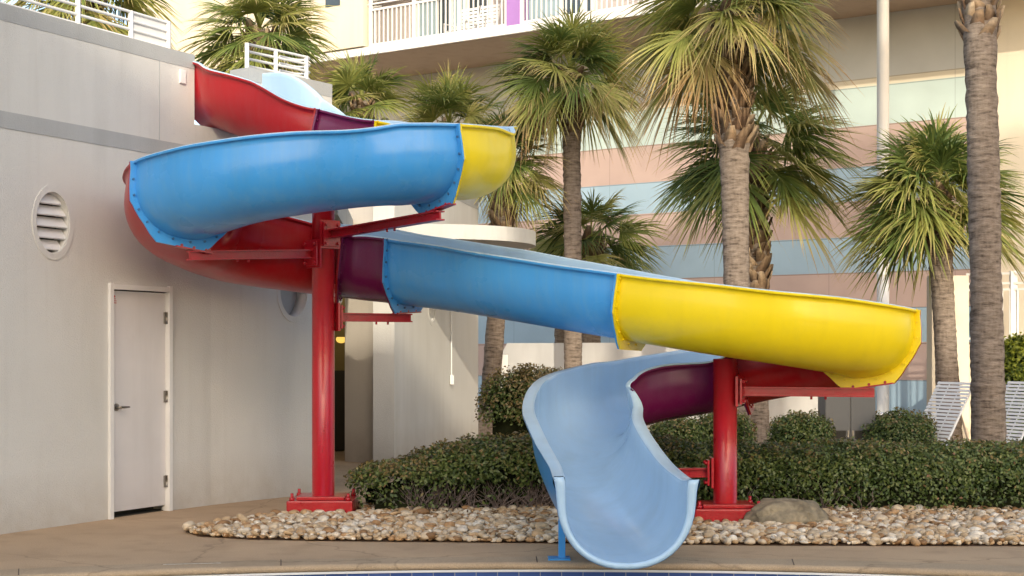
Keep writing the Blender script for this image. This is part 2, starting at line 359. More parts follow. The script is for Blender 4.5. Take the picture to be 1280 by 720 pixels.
# coping with a rounded nose
bm = bmesh.new(); prev = None
prof = [(.30, -.02), (.30, .004), (.05, .004), (.02, .001), (.005, -.008), (0, -.022), (.004, -.04), (.03, -.05)]
for k in range(NP + 1):
    cur = []
    for off, z in prof:
        a = pool_pt(k, off); cur.append(bm.verts.new((a.x, a.y, z)))
    if prev:
        for i in range(len(prof) - 1):
            f = bm.faces.new((prev[i], prev[i + 1], cur[i + 1], cur[i])); f.smooth = i > 1
    prev = cur
tag(bm_obj('pool_coping', bm, M['coping']), kind='structure')
bm = bmesh.new()
for k in (28, 34, 40, 46, 52):          # joints across the coping
    a = pool_pt(k + .3, .30); b = pool_pt(k + .3, .02)
    add_bar(bm, (a.x, a.y, .0045), (b.x, b.y, .0045), .007, .003)
tag(bm_obj('coping_joints', bm, mat('joint_dark', (.1, .07, .05), .9)), kind='structure')
# white trim line, tile band
for nm, off, z0, z1, mm in (('pool_edge_trim', .006, -.062, -.046, 'white'), ('pool_tile_wall', .018, -.9, -.0625, 'tile')):
    bm = bmesh.new(); uvl = bm.loops.layers.uv.new('UVMap'); prev = None; arc = 0; pa = None
    for k in range(NP + 1):
        a = pool_pt(k, off)
        if pa is not None: arc2 = arc + (a - pa).length
        else: arc2 = 0
        cur = (bm.verts.new((a.x, a.y, z0)), bm.verts.new((a.x, a.y, z1)), arc2)
        if prev:
            f = bm.faces.new((prev[0], prev[1], cur[1], cur[0]))
            for lp, uvv in zip(f.loops, ((prev[2], z0 - z1), (prev[2], 0), (cur[2], 0), (cur[2], z0 - z1))): lp[uvl].uv = uvv
        prev = cur; arc = arc2; pa = a
    tag(bm_obj(nm, bm, M[mm]), kind='structure')
bm = bmesh.new(); vs = [bm.verts.new((pool_pt(k, .01).x, pool_pt(k, .01).y, -.17)) for k in range(NP)]; bm.faces.new(vs)
tag(bm_obj('pool_water', bm, M['water']), kind='structure')
# worn painted dash near the left of the coping
bm = bmesh.new()
add_bar(bm, (-2.45, 9.99, .0075), (-2.06, 10.06, .0075), .022, .002)
tag(bm_obj('painted_line', bm, mat('worn_white', (.5, .45, .38), .9, .3, 40)), kind='structure')

# planting bed
bed = [(-2.72, 11.85), (-2.55, 11.55), (-2.1, 11.36), (-1.4, 11.26), (-.3, 11.18), (1, 11.08), (2.2, 11.0), (4, 10.98), (6, 11.05), (7.5, 11.4), (7.5, 21), (-.3, 21), (-.6, 17), (-.9, 14.9), (-1.25, 14.1), (-1.5, 13.6), (-1.75, 13.35), (-2.1, 12.9), (-2.5, 12.3)]
bm = bmesh.new(); bm.faces.new([bm.verts.new((x, y, .004)) for x, y in bed])
tag(bm_obj('planting_bed_soil', bm, M['soil']), kind='structure')
def inside(x, y, poly):
    c = np.zeros(len(x), bool); n = len(poly); j = n - 1
    for i in range(n):
        xi, yi = poly[i]; xj, yj = poly[j]
        cond = ((yi > y) != (yj > y)) & (x < (xj - xi) * (y - yi) / (yj - yi + 1e-12) + xi)
        c ^= cond; j = i
    return c
def ico(sub):
    b = bmesh.new(); bmesh.ops.create_icosphere(b, subdivisions=sub, radius=1)
    b.verts.ensure_lookup_table(); V = np.array([v.co[:] for v in b.verts]); Fc = np.array([[v.index for v in f.verts] for f in b.faces]); b.free(); return V, Fc
IV, IF = ico(2)
def blobs(centers, radii, rot_flat=True):
    n = len(centers); V = np.repeat(IV[None], n, 0)
    lump = 1 + .13 * np.sin(3 * V[:, :, 0] + rng.uniform(0, 6, (n, 1))) * np.cos(2.5 * V[:, :, 1] + rng.uniform(0, 6, (n, 1))) + .09 * np.sin(4 * V[:, :, 2] + rng.uniform(0, 6, (n, 1)))
    V = V * lump[:, :, None] * radii[:, None, :]
    th = rng.uniform(0, 2 * np.pi, n); tl = rng.normal(0, .35, n)
    ct, st = np.cos(tl)[:, None], np.sin(tl)[:, None]
    y, z = V[:, :, 1] * ct - V[:, :, 2] * st, V[:, :, 1] * st + V[:, :, 2] * ct
    V[:, :, 1], V[:, :, 2] = y, z
    c, s = np.cos(th)[:, None], np.sin(th)[:, None]
    x, y = V[:, :, 0] * c - V[:, :, 1] * s, V[:, :, 0] * s + V[:, :, 1] * c
    V[:, :, 0], V[:, :, 1] = x, y
    V += centers[:, None, :]
    Fc = (IF[None] + (np.arange(n) * len(IV))[:, None, None]).reshape(-1, 3)
    return V.reshape(-1, 3), Fc
cs = []
for layer, sp, jit in ((0, .066, .026), (1, .085, .035)):
    gx, gy = np.meshgrid(np.arange(-2.8, 6.0, sp * .74), np.arange(10.95, 13.6, sp * .74)); gx = gx.ravel(); gy = gy.ravel()
    gx = gx + rng.normal(0, jit, gx.size); gy = gy + rng.normal(0, jit, gy.size)
    ok = inside(gx, gy, bed); gx, gy = gx[ok], gy[ok]
    sz = np.clip(rng.lognormal(-3.66, .34, gx.size), .014, .062)
    z = .015 + sz * .35 + layer * .022
    cs.append(np.stack([gx, gy, z, sz], 1))
cs = np.concatenate(cs)
cs = cs[~((np.abs(cs[:, 0] + 1.745) < .36) & (np.abs(cs[:, 1] - 13.15) < .25))]
extra = np.stack([rng.uniform(-2.9, 6, 60), rng.uniform(10.8, 11.15, 60), np.full(60, .02), np.full(60, .022)], 1)
rad = np.stack([cs[:, 3] * rng.uniform(.9, 1.35, len(cs)), cs[:, 3] * rng.uniform(.75, 1.05, len(cs)), cs[:, 3] * rng.uniform(.42, .7, len(cs))], 1)
V, Fc = blobs(cs[:, :3], rad)
tn = np.repeat(np.clip(rng.beta(1.5, 1.1, len(cs)), 0, 1), len(IV))
o = np_mesh('river_pebbles', V, Fc, M['pebble'], None, tn, True)
tag(o, 'loose tan, orange and white river pebbles filling the bed', 'pebbles', kind='stuff')

# boulder
b = bmesh.new(); bmesh.ops.create_icosphere(b, subdivisions=5, radius=1)
from mathutils import noise as mn
for v in b.verts:
    p = v.co.copy(); k = 1 + .2 * mn.noise(p * 1.3 + Vector((3, 1, 7))) + .10 * mn.noise(p * 3.5) + .045 * mn.noise(p * 9) + .022 * mn.noise(p * 22)
    v.co = Vector((p.x * .37 * k, p.y * .27 * k, max(p.z, -.3) * .19 * k * (1 if p.z < .55 else .96)))
bp = pt(985, 12.25); bmesh.ops.rotate(b, verts=b.verts, matrix=Matrix.Rotation(.2, 3, 'Z')); bmesh.ops.translate(b, verts=b.verts, vec=(0, 0, .05))
o = bm_obj('boulder', b, M['rock'], None, True); o.location = bp
tag(o, 'rounded grey brown boulder lying on the pebbles beside the red post foot', 'boulder')

# ------------------------------------------------------------------ pool building (left)
W1 = [(-6.0, 8.2), (-4.9, 10.35), (-4.2, 11.7), (-3.72, 12.57), (-3.23, 13.47), (-2.95, 13.93), (-2.62, 14.36), (-2.12, 14.98), (-1.93, 15.25)]
W1 = [Vector((x, y, 0)) for x, y in W1]
def wall_at(px):
    k = (px - 640) / F
    for a, b_ in zip(W1[:-1], W1[1:]):
        fa = a.x - k * a.y; fb = b_.x - k * b_.y
        if fa <= 0 <= fb:
            s = -fa / (fb - fa); p = a + (b_ - a) * s; d = (b_ - a).normalized()
            return p, d, Vector((d.y, -d.x, 0))   # point, along, outward normal
    raise ValueError(px)
def offset_line(P, off):
    out = []
    for i, p in enumerate(P):
        d = (P[min(i + 1, len(P) - 1)] - P[max(i - 1, 0)]).normalized()
        out.append(p + Vector((d.y, -d.x, 0)) * off)
    return out
def strip_wall(bm, P, z0, z1, o0, o1, mi=0):
    """solid strip along polyline P between offsets o0 (front) and o1 (back)"""
    A = offset_line(P, o0); B = offset_line(P, o1)
    add_prism(bm, [(p.x, p.y) for p in A] + [(p.x, p.y) for p in reversed(B)], z0, z1, mi)
bld = empty('pool_house', (-3.5, 13, 0), 'pale stucco pool house with curved wall, grey coping and slide starting from its roof', 'building')
bm = bmesh.new(); strip_wall(bm, W1, 0, 3.70, 0, -.28)
bmesh.ops.recalc_face_normals(bm, faces=bm.faces)
wall_o = part('wall', bm, M['stucco'], bld)
def cut(o, bmc):
    bmesh.ops.recalc_face_normals(bmc, faces=bmc.faces)
    off = wpos(o); bmesh.ops.translate(bmc, verts=bmc.verts, vec=-off)
    me = bpy.data.meshes.new('c'); bmc.to_mesh(me); bmc.free(); c = bpy.data.objects.new('c', me); col.objects.link(c)
    c.location = off
    md = o.modifiers.new('b', 'BOOLEAN'); md.operation = 'DIFFERENCE'; md.solver = 'EXACT'; md.object = c
    bpy.context.view_layer.update()
    dg = bpy.context.evaluated_depsgraph_get(); nm = bpy.data.meshes.new_from_object(o.evaluated_get(dg))
    o.modifiers.clear(); o.data = nm; bpy.data.objects.remove(c)
dL, dd, dn = wall_at(135); dR, _, _ = wall_at(213)
dd = (dR - dL).normalized(); dn = Vector((dd.y, -dd.x, 0))
rotw = Matrix.Rotation(math.atan2(dd.y, dd.x), 4, 'Z')
dc = (dL + dR) / 2; dw = (dR - dL).length
bmc = bmesh.new(); add_box(bmc, dc + Vector((0, 0, .99)), (dw, .9, 2.24), rotw)
def cyl(bm, c, nrm, r, depth, seg=48, r2=None, mi=0):
    q = Vector(nrm).to_track_quat('Z', 'Y').to_matrix().to_4x4()
    rr = bmesh.ops.create_cone(bm, cap_ends=True, segments=seg, radius1=r, radius2=r if r2 is None else r2, depth=depth, matrix=Matrix.Translation(Vector(c)) @ q)
    for f in {f for v in rr['verts'] for f in v.link_faces}:
        f.material_index = mi; f.smooth = len(f.verts) == 4
OV = .72
def squash(bm, c, d):
    for v in bm.verts:
        k = (v.co - Vector(c)).dot(d); v.co -= d * k * (1 - OV)
vents = []
for px, z in ((66, 2.61), (367, 2.13)):
    p, d, n = wall_at(px); c = p + Vector((0, 0, z)); vents.append((c, d, n)); bt_ = bmesh.new(); cyl(bt_, c, n, .27, .9); squash(bt_, c, d); tmp = bpy.data.meshes.new('t'); bt_.to_mesh(tmp); bmc.from_mesh(tmp)
cut(wall_o, bmc)
# parapets either side of the notch
notchL = wall_at(243)[0]; notchR = wall_at(311)[0]
PL = [p for p in W1 if p.y < notchL.y] + [notchL]; PR = [notchR] + [p for p in W1 if p.y > notchR.y]
for P in (PL, PR):
    bm = bmesh.new(); strip_wall(bm, P, 3.70, 4.23, 0, -.28); part('parapet', bm, M['stucco'], bld)
    bm = bmesh.new(); strip_wall(bm, P, 4.23, 4.37, .004, -.284); part('coping', bm, M['grey_band'], bld)
bm = bmesh.new(); strip_wall(bm, W1, 3.345, 3.485, .006, -.001); part('painted_band', bm, M['grey_band'], bld)
# side and back walls, roof
E = W1[-1]; back = [W1[-1], Vector((-3.4, 17.6, 0)), Vector((-9, 17.6, 0)), Vector((-13, 8.2, 0)), W1[0]]
bm = bmesh.new()
for a, b_ in zip(back[:-1], back[1:]):
    d = (b_ - a).normalized(); n = Vector((d.y, -d.x, 0))
    add_bar(bm, a - n * .13 + Vector((0, 0, 2.11)), b_ - n * .13 + Vector((0, 0, 2.11)), .26, 4.22)
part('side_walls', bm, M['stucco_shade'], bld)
bm = bmesh.new(); inner = offset_line(W1, -.29)
add_prism(bm, [(p.x, p.y) for p in inner] + [(-3.4, 17.3), (-9, 17.3), (-12.7, 8.3)], 3.5, 3.66); part('roof', bm, M['grey_band'], bld)
bm = bmesh.new(); p, d, n = wall_at(199)
add_box(bm, p + n * .001 + Vector((0, 0, 3.86)), (.008, .004, .74), Matrix.Rotation(math.atan2(d.y, d.x), 4, 'Z')); part('wall_joint', bm, M['grey_band'], bld)
# roof floor in the notch with a sill
# door
dr = bm = bmesh.new()
add_box(bm, dc - dn * .045 + Vector((0, 0, 1.055)), (dw - .09, .045, 2.0), rotw)
door = part('door', bm, M['door'], bld, bevel=.003); door['label'] = 'plain pale grey metal door with a round lever and small red sign'
bm = bmesh.new()
for s in (-1, 1): add_box(bm, dc + dd * s * (dw / 2 - .022) - dn * .02 + Vector((0, 0, 1.06)), (.042, .10, 2.12), rotw)
add_box(bm, dc - dn * .02 + Vector((0, 0, 2.088)), (dw - .09, .10, .045), rotw); part('door_frame', bm, M['white'], door)
bm = bmesh.new(); hp = dc - dd * (dw / 2 - .12) + Vector((0, 0, 1.0))
cyl(bm, hp - dn * .018, dn, .033, .014); cyl(bm, hp + dn * .01, dn, .012, .06, 16); add_tube(bm, [hp + dn * .04, hp + dn * .045 + dd * .05, hp + dn * .04 + dd * .11], [.012, .011, .008])
part('door_handle', bm, M['steel'], door)
for z in (.28, 1.08, 1.82):
    bm = bmesh.new(); add_box(bm, dc + dd * (dw / 2 - .052) - dn * .014 + Vector((0, 0, z)), (.035, .018, .11), rotw)
    add_tube(bm, [dc + dd * (dw / 2 - .046) - dn * .0 + Vector((0, 0, z - .055)), dc + dd * (dw / 2 - .046) + Vector((0, 0, z + .055))], .009, 8)
    part('hinge', bm, M['steel'], door)
bm = bmesh.new(); sp_ = dc - dd * (dw / 2 - .1) - dn * .0205 + Vector((0, 0, 1.98))
for dz in (0, -.018, -.036): add_box(bm, sp_ + Vector((0, 0, dz)), (.05 if dz else .03, .003, .007), rotw)
add_box(bm, sp_ + Vector((0, 0, .022)), (.016, .003, .016), rotw @ Matrix.Rotation(R(45), 4, 'Y')); part('small_sign', bm, M['signred'], door)
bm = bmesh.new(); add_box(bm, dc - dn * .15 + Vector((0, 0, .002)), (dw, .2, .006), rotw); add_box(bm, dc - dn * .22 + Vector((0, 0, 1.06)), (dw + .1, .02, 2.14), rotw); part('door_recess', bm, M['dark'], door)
# round vent and porthole
def ring(bm, c, n, r0, r1, t0, t1, seg=56, mi=0):
    q = Vector(n).to_track_quat('Z', 'Y').to_matrix()
    P = []
    for k in range(seg):
        a = 2 * math.pi * k / seg; e = q @ Vector((math.cos(a), math.sin(a), 0))
        P.append([bm.verts.new(Vector(c) + e * r + Vector(n) * t) for r, t in ((r0, t0), (r0, t1), (r1, t1), (r1, t0))])
    for k in range(seg):
        A, B = P[k], P[(k + 1) % seg]
        for i in range(4):
            f = bm.faces.new((A[i], B[i], B[(i + 1) % 4], A[(i + 1) % 4])); f.material_index = mi; f.smooth = (i in (0, 2))
def round_vent(c, d, n, root, slats=True):
    bm = bmesh.new(); ring(bm, c, n, .262, .322, -.01, .008); ring(bm, c, n, .262, .28, -.2, -.01); squash(bm, c, d)
    v = part('round_vent', bm, M['stucco'], root)
    bm = bmesh.new(); cyl(bm, c - n * .17, n, .275, .02); squash(bm, c, d); part('vent_back', bm, M['dark'] if slats else M['grey_band'], v)
    if slats:
        bm = bmesh.new(); rw = Matrix.Rotation(math.atan2(d.y, d.x), 4, 'Z')
        for k in range(5):
            z = -.19 + k * .098; L_ = 2 * math.sqrt(max(.255 ** 2 - z * z, .001))
            add_box(bm, c - n * .055 + Vector((0, 0, z)), (L_, .015, .105), rw @ Matrix.Rotation(R(-38), 4, 'X'))
        squash(bm, c, d); part('louvres', bm, M['white'], v)
round_vent(*vents[0], bld); round_vent(*vents[1], bld, False)
bm = bmesh.new(); p, d, n = wall_at(227); add_box(bm, p + n * .012 + Vector((0, 0, 4.13)), (.07, .025, .13), Matrix.Rotation(math.atan2(d.y, d.x), 4, 'Z')); part('junction_box', bm, M['white'], bld, bevel=.004)

# rails on the parapets
def rail(name, P, label, h, posts, curl=False, panel=None):
    r = empty(name, P[0] + Vector((0, 0, 4.37)), label, 'railing')
    for k in range(4):
        z = 4.37 + .045 + k * (h - .045) / 3
        bm = bmesh.new(); pp = [p + Vector((0, 0, z)) for p in P]
        if curl:
            a, b_ = P[-2], P[-1]; d = (b_ - a).normalized(); n = Vector((d.y, -d.x, 0)); c0 = b_ - n * .10 * -1
            for t in range(1, 9):
                an = math.pi * t / 8; pp.append(b_ - n * (.1 - .1 * math.cos(an)) + d * .1 * math.sin(an) + Vector((0, 0, z)))
            pp.append(pp[-1] - d * .2)
        add_tube(bm, pp, .0135, 10); part('rail', bm, M['white'], r)
    for q in posts:
        bm = bmesh.new(); add_box(bm, q + Vector((0, 0, 4.37 + h / 2)), (.04, .04, h + .02)); part('post', bm, M['white'], r, bevel=.004)
    if panel:
        bm = bmesh.new(); add_bar(bm, panel[0] + Vector((0, 0, 4.37 + h / 2 + .02)), panel[1] + Vector((0, 0, 4.37 + h / 2 + .02)), .008, h - .05); part('infill_panel', bm, M['white'], r)
    return r
Lm = offset_line(PL, -.15)
rail('parapet_railing', [p for p in Lm[:-1]] + [offset_line([wall_at(215)[0], wall_at(225)[0]], -.15)[1]], 'long white parapet railing on the left section of the pool house', .29,
     [wall_at(px)[0] - wall_at(px)[2] * .15 for px in (10, 113, 179, 225)], panel=(wall_at(181)[0] - wall_at(181)[2] * .165, wall_at(224)[0] - wall_at(224)[2] * .165))
rail('parapet_railing', [wall_at(px)[0] - wall_at(px)[2] * .15 for px in (321, 350, 380, 396)], 'short white parapet railing with curled ends beside the slide start', .27,
     [wall_at(px)[0] - wall_at(px)[2] * .15 for px in (321, 357, 396)], True)

# ------------------------------------------------------------------ rear wing with canopy
rw_ = empty('rear_wing', (-1.5, 20, 0), 'low stucco wing behind the slide with flat rounded canopy and doorway', 'building')
Q1 = pt(431, 19.5); Q2 = pt(493, 18.9)
W2 = [Q2, Vector((-1.36, 19.7, 0)), Vector((-1.12, 20.8, 0)), Vector((-.86, 22.0, 0)), Vector((-.56, 23.6, 0))]
bm = bmesh.new(); strip_wall(bm, W2, 0, 3.86, 0, -.3)
wo = part('wall', bm, M['stucco'], rw_)
vp = Vector((-1.16, 20.62, 2.2)); vd = (W2[2] - W2[1]).normalized(); vn = Vector((vd.y, -vd.x, 0))
bmc = bmesh.new(); cyl(bmc, vp, vn, .27, .9); squash(bmc, vp, vd); cut(wo, bmc)
round_vent(vp, vd, vn, rw_, False)
bm = bmesh.new(); strip_wall(bm, W2, 3.86, 4.06, .004, -.304); part('coping', bm, M['grey_band'], rw_)
bm = bmesh.new(); d = (Q2 - Q1).normalized(); n = Vector((d.y, -d.x, 0))
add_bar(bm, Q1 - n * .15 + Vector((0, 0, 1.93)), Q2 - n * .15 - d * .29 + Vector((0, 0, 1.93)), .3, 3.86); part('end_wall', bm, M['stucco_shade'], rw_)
bm = bmesh.new(); add_prism(bm, [(Q1.x + .1, Q1.y + .35), (Q2.x - .2, Q2.y + .35), (-.8, 23.5), (-3.0, 23.5)], 3.7, 3.8); add_prism(bm, [(-3.2, 17.2), (-1.9, 15.5), (Q1.x + .1, Q1.y + .3), (-3.4, 20.0)], 3.0, 3.3); part('roof', bm, M['grey_band'], rw_)
# corridor seen through the doorway
bm = bmesh.new(); add_box(bm, (-2.9, 21.6, 1.65), (2.2, .1, 3.3)); part('corridor_wall', bm, M['olive'], rw_)
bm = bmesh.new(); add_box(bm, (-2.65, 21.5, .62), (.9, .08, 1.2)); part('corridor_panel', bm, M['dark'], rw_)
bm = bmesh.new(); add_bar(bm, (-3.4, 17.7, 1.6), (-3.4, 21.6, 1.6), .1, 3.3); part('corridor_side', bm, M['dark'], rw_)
sc = pt(426.5, 20.0, 424)
bm = bmesh.new(); bmesh.ops.create_uvsphere(bm, u_segments=20, v_segments=10, radius=.075, matrix=Matrix.Translation(sc) @ Matrix.Diagonal((1, .8, .75, 1)))
for v in list(bm.verts):
    if v.co.z > sc.z + .03: v.co.z = sc.z + .03
em = bpy.data.materials.new('lamp_glow'); em.use_nodes = True; eb = em.node_tree.nodes['Principled BSDF']; eb.inputs['Base Color'].default_value = (.8, .5, .1, 1); eb.inputs['Emission Color'].default_value = (1, .62, .12, 1); eb.inputs['Emission Strength'].default_value = 1.1
lo = part('wall_lamp', bm, em, rw_, True)
pl = bpy.data.lights.new('corridor_lamp', 'POINT'); pl.energy = 6; pl.color = (1, .7, .3); pl.shadow_soft_size = .1; po = bpy.data.objects.new('corridor_lamp', pl); col.objects.link(po); po.location = sc + Vector((-.2, .6, .3))
# canopy
bm = bmesh.new(); add_prism(bm, [(-1.03 + 1.36 * math.cos(t), 19.75 + 1.3 * math.sin(t)) for t in [2 * math.pi * k / 64 for k in range(64)]], 2.97, 3.16)
part('canopy', bm, M['stucco'], rw_)
bm = bmesh.new(); cpt = Vector((-.95, 21.6, 0)); add_tube(bm, [cpt + Vector((.03, 0, 1.12)), cpt + Vector((.03, 0, 2.9))], .012, 8); add_box(bm, cpt + Vector((.04, 0, 1.08)), (.06, .08, .14)); part('conduit', bm, M['white'], rw_)

# ------------------------------------------------------------------ hotel with stripes
def hw(px): 
    D = 1 / (.0357 + (px - 1000) * 1.16e-5); return Vector(((px - 640) / F * D, D, 0))
HA = hw(250); HB = hw(1600); hd = (HB - HA).normalized(); hn = Vector((hd.y, -hd.x, 0)); HL = (HB - HA).length
hrot = math.atan2(hd.y, hd.x)
hotel = empty('striped_hotel', HA, 'long hotel block with pastel blue and pink striped wall and balcony above', 'building', rz=hrot)
def hpos(px, off=0):
    """local x along the wall for photo column px, on the plane off metres in front"""
    k = (px - 640) / F; P0 = HA + hn * off
    s = (k * P0.y - P0.x) / (hd.x - k * hd.y); return s
def hpart(name, bm, m, parent=None, bevel=0):
    o = bm_obj(name, bm, m, parent or hotel, bevel=bevel); return o
# local frame: x along, -y toward camera (hn = (dy,-dx) = local -y)
bm = bmesh.new(); add_box(bm, (HL / 2, .15, 4.0), (HL, .3, 8.0)); hpart('striped_wall', bm, M['stripes'])
BD = 2.4
bm = bmesh.new(); add_box(bm, (HL / 2, -BD / 2, 8.045), (HL, BD, .17)); hpart('balcony_slab', bm, [M['white']])
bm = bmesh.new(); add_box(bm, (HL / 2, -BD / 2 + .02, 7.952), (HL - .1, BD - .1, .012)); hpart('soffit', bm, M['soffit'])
bm = bmesh.new(); add_box(bm, (HL / 2, .2, 9.9), (HL, .3, 3.5)); hpart('upper_wall', bm, M['curtain'])
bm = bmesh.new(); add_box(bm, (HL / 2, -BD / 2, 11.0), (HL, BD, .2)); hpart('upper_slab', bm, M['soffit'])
xs = hpos(456, BD)
bm = bmesh.new(); add_box(bm, (xs / 2, -BD + .1, 9.53), (xs, .3, 2.75)); cw = hpart('cream_wall', bm, M['cream'])
bm = bmesh.new(); x0 = hpos(409, BD); x1 = hpos(427, BD); add_box(bm, ((x0 + x1) / 2, -BD - .052, 9.7), (x1 - x0, .02, 1.15)); wn = hpart('window', bm, M['glassd'])
# glass doors behind the balcony
for a, b_, mm in ((470, 520, 'curtain'), (524, 546, 'glassb'), (548, 562, 'glassd'), (566, 582, 'glassb'), (586, 612, 'glassd'), (655, 700, 'glassb'), (704, 740, 'glassd'), (900, 960, 'glassb'), (1000, 1050, 'glassd')):
    x0, x1 = hpos(a), hpos(b_); bm = bmesh.new(); add_box(bm, ((x0 + x1) / 2, .03, 9.25), (x1 - x0, .05, 2.2)); pn = hpart('glass_door', bm, M[mm])
    bm = bmesh.new()
    for xx in (x0 - .02, x1 + .02): add_box(bm, (xx, .02, 9.28), (.06, .08, 2.3))
    add_box(bm, ((x0 + x1) / 2, .02, 10.4), (x1 - x0 - .03, .08, .07)); hpart('door_frame', bm, M['white'], pn)
# purple pier + railing
x0, x1 = hpos(633, BD), hpos(649, BD)
bm = bmesh.new(); add_box(bm, ((x0 + x1) / 2, -BD + .18, 9.52), (x1 - x0, .35, 2.78)); hpart('purple_pier', bm, M['purple_wall'])
def balcony_rail(xa, xb, curl):
    bm = bmesh.new(); y = -BD + .06
    for z in (8.17, 8.93, 9.06, 9.2, 9.33): add_box(bm, ((xa + xb) / 2, y, z), (xb - xa, .04, .045 if z < 9 else .03))
    if curl:
        for z in (9.06, 9.2, 9.33): add_tube(bm, [(xa + .05, y, z), (xa - .1, y + .03, z), (xa - .17, y + .12, z), (xa - .1, y + .22, z), (xa + .1, y + .24, z)], .022, 8)
    rl = hpart('balcony_rail', bm, M['white'])
    bm = bmesh.new(); n_ = int((xb - xa) / .115)
    for i in range(n_ + 1):
        x = xa + (xb - xa) * i / n_; add_box(bm, (x, y, 8.55), (.026, .026, .74))
    hpart('balusters', bm, M['white'], rl)
    n_ = max(1, round((xb - xa) / 1.35))
    for i in range(n_ + 1): bm = bmesh.new(); add_box(bm, (xa + (xb - xa) * i / n_, y, 8.75), (.07, .06, 1.22)); hpart('rail_post', bm, M['white'], rl)
balcony_rail(xs + .12, x0 - .03, True); balcony_rail(x1 + .03, hpos(900, BD), False); balcony_rail(hpos(905, BD), hpos(1200, BD), False)
# round columns holding the balcony
for px in (1100,):
    bm = bmesh.new(); add_tube(bm, [(hpos(px, BD), -BD + .16, 0), (hpos(px, BD), -BD + .16, 7.945)], .105, 24); hpart('column', bm, M['white'])
bm = bmesh.new(); xa = hpos(1250); add_box(bm, ((xa + HL) / 2, -.2, 3.97), (HL - xa, .4, 7.94)); hpart('cream_bay', bm, M['cream'])
# chairs on the balcony
for pxc, lb in ((575, 'white slatted balcony chair by the pale glass door'), (602, 'white slatted balcony chair in front of the dark glass door next to purple pier')):
    cx = hpos(pxc, .9); wpt = HA + hd * cx + hn * .9; ch = empty('balcony_chair', (wpt.x, wpt.y, 8.13), lb, 'chair', 'chairs on the hotel balcony', hrot)
    bm = bmesh.new()
    for k in range(7): add_box(bm, (0, .22 + k * .02, .48 + k * .085), (.5, .015, .055))
    bm_obj('backrest', bm, M['strap'], ch)
    bm = bmesh.new()
    for k in range(5): add_box(bm, (0, -.22 + k * .1, .42), (.5, .07, .015))
    bm_obj('seat', bm, M['strap'], ch)
    for sx in (-.26, .26):
        bm = bmesh.new(); add_tube(bm, [(sx, -.24, 0), (sx, -.24, .6)], .014, 8); add_tube(bm, [(sx, .2, 0), (sx, .2, .42), (sx, .37, 1.05)], .014, 8); add_tube(bm, [(sx, -.24, .6), (sx, .26, .62)], .014, 8); bm_obj('side_frame', bm, M['white'], ch)

# low white wall with notch at its left end
a = pt(628, 25.8); b_ = pt(1026, 22.8)
bm = bmesh.new(); d = (b_ - a).normalized(); 
prof = [(0, 0), (0, 1.5), (.10, 1.66), ((b_ - a).length, 1.66), ((b_ - a).length, 0)]
n = Vector((d.y, -d.x, 0)); F1 = [bm.verts.new(a + d * s + Vector((0, 0, z))) for s, z in prof]; F2 = [bm.verts.new(a + d * s - n * .2 + Vector((0, 0, z))) for s, z in prof]
bm.faces.new(F1); bm.faces.new(list(reversed(F2)))
for i in range(5): bm.faces.new((F1[i], F2[i], F2[(i + 1) % 5], F1[(i + 1) % 5]))
bmesh.ops.recalc_face_normals(bm, faces=bm.faces)
o = bm_obj('garden_wall', bm, mat('white_stucco', (.62, .62, .62), .9, .04, 2, .4, 80, stain=.2)); tag(o, 'low white garden wall with chamfered end below the blue slide section', 'wall')
g = empty('garden_gate', pt(618, 25), 'narrow white picket gate between pool wing and low wall', 'gate')
bm = bmesh.new()
for k in range(5): q = pt(612 + k * 3.6, 25); add_box(bm, q + Vector((0, 0, .65)), (.022, .022, 1.3))
part('pickets', bm, M['white'], g)
for z in (.2, 1.05, 1.3): bm = bmesh.new(); add_bar(bm, pt(610, 25, z=z), pt(628, 25, z=z), .03, .04); part('gate_rail', bm, M['white'], g)
bm = bmesh.new(); add_box(bm, pt(630, 24.8, z=.7), (.13, .1, 1.5)); part('gate_post', bm, M['white'], g, bevel=.005)

# stair platform on the right
plat = empty('stair_platform', pt(1236, 23), 'raised white stair landing with picket railing at the right edge', 'stair landing')
A = pt(1206, 23.4); B = pt(1420, 22.2); d = (B - A).normalized(); n = Vector((d.y, -d.x, 0))
bm = bmesh.new(); add_bar(bm, A - n * .9 + Vector((0, 0, .81)), B - n * .9 + Vector((0, 0, .81)), 1.8, 1.62); part('landing', bm, M['cream'], plat)
bm = bmesh.new()
for z in (1.72, 2.52, 2.62, 2.78): add_bar(bm, pt(1207, 23.4, z=z) - n * .06, B - n * .06 + Vector((0, 0, z)), .03, .035)
rl = part('railing', bm, M['white'], plat)
bm = bmesh.new(); Ls = (B - A).length; k = .1
while k < Ls: add_box(bm, A + d * k - n * .06 + Vector((0, 0, 2.12)), (.025, .025, .8)); k += .12
part('balusters', bm, M['white'], rl)
for px in (1240, 1267, 1330):
    bm = bmesh.new(); q = pt(px, 23.15); add_box(bm, q + n * .02 + Vector((0, 0, 2.22)), (.11, .08, 1.2)); part('rail_post', bm, M['white'], rl, bevel=.005)
bm = bmesh.new(); q = pt(1184.5, 23.2); add_box(bm, q + Vector((0, 0, 1.37)), (.6, .3, 2.74)); o = part('end_pillar', bm, M['cream'], plat, bevel=.01)

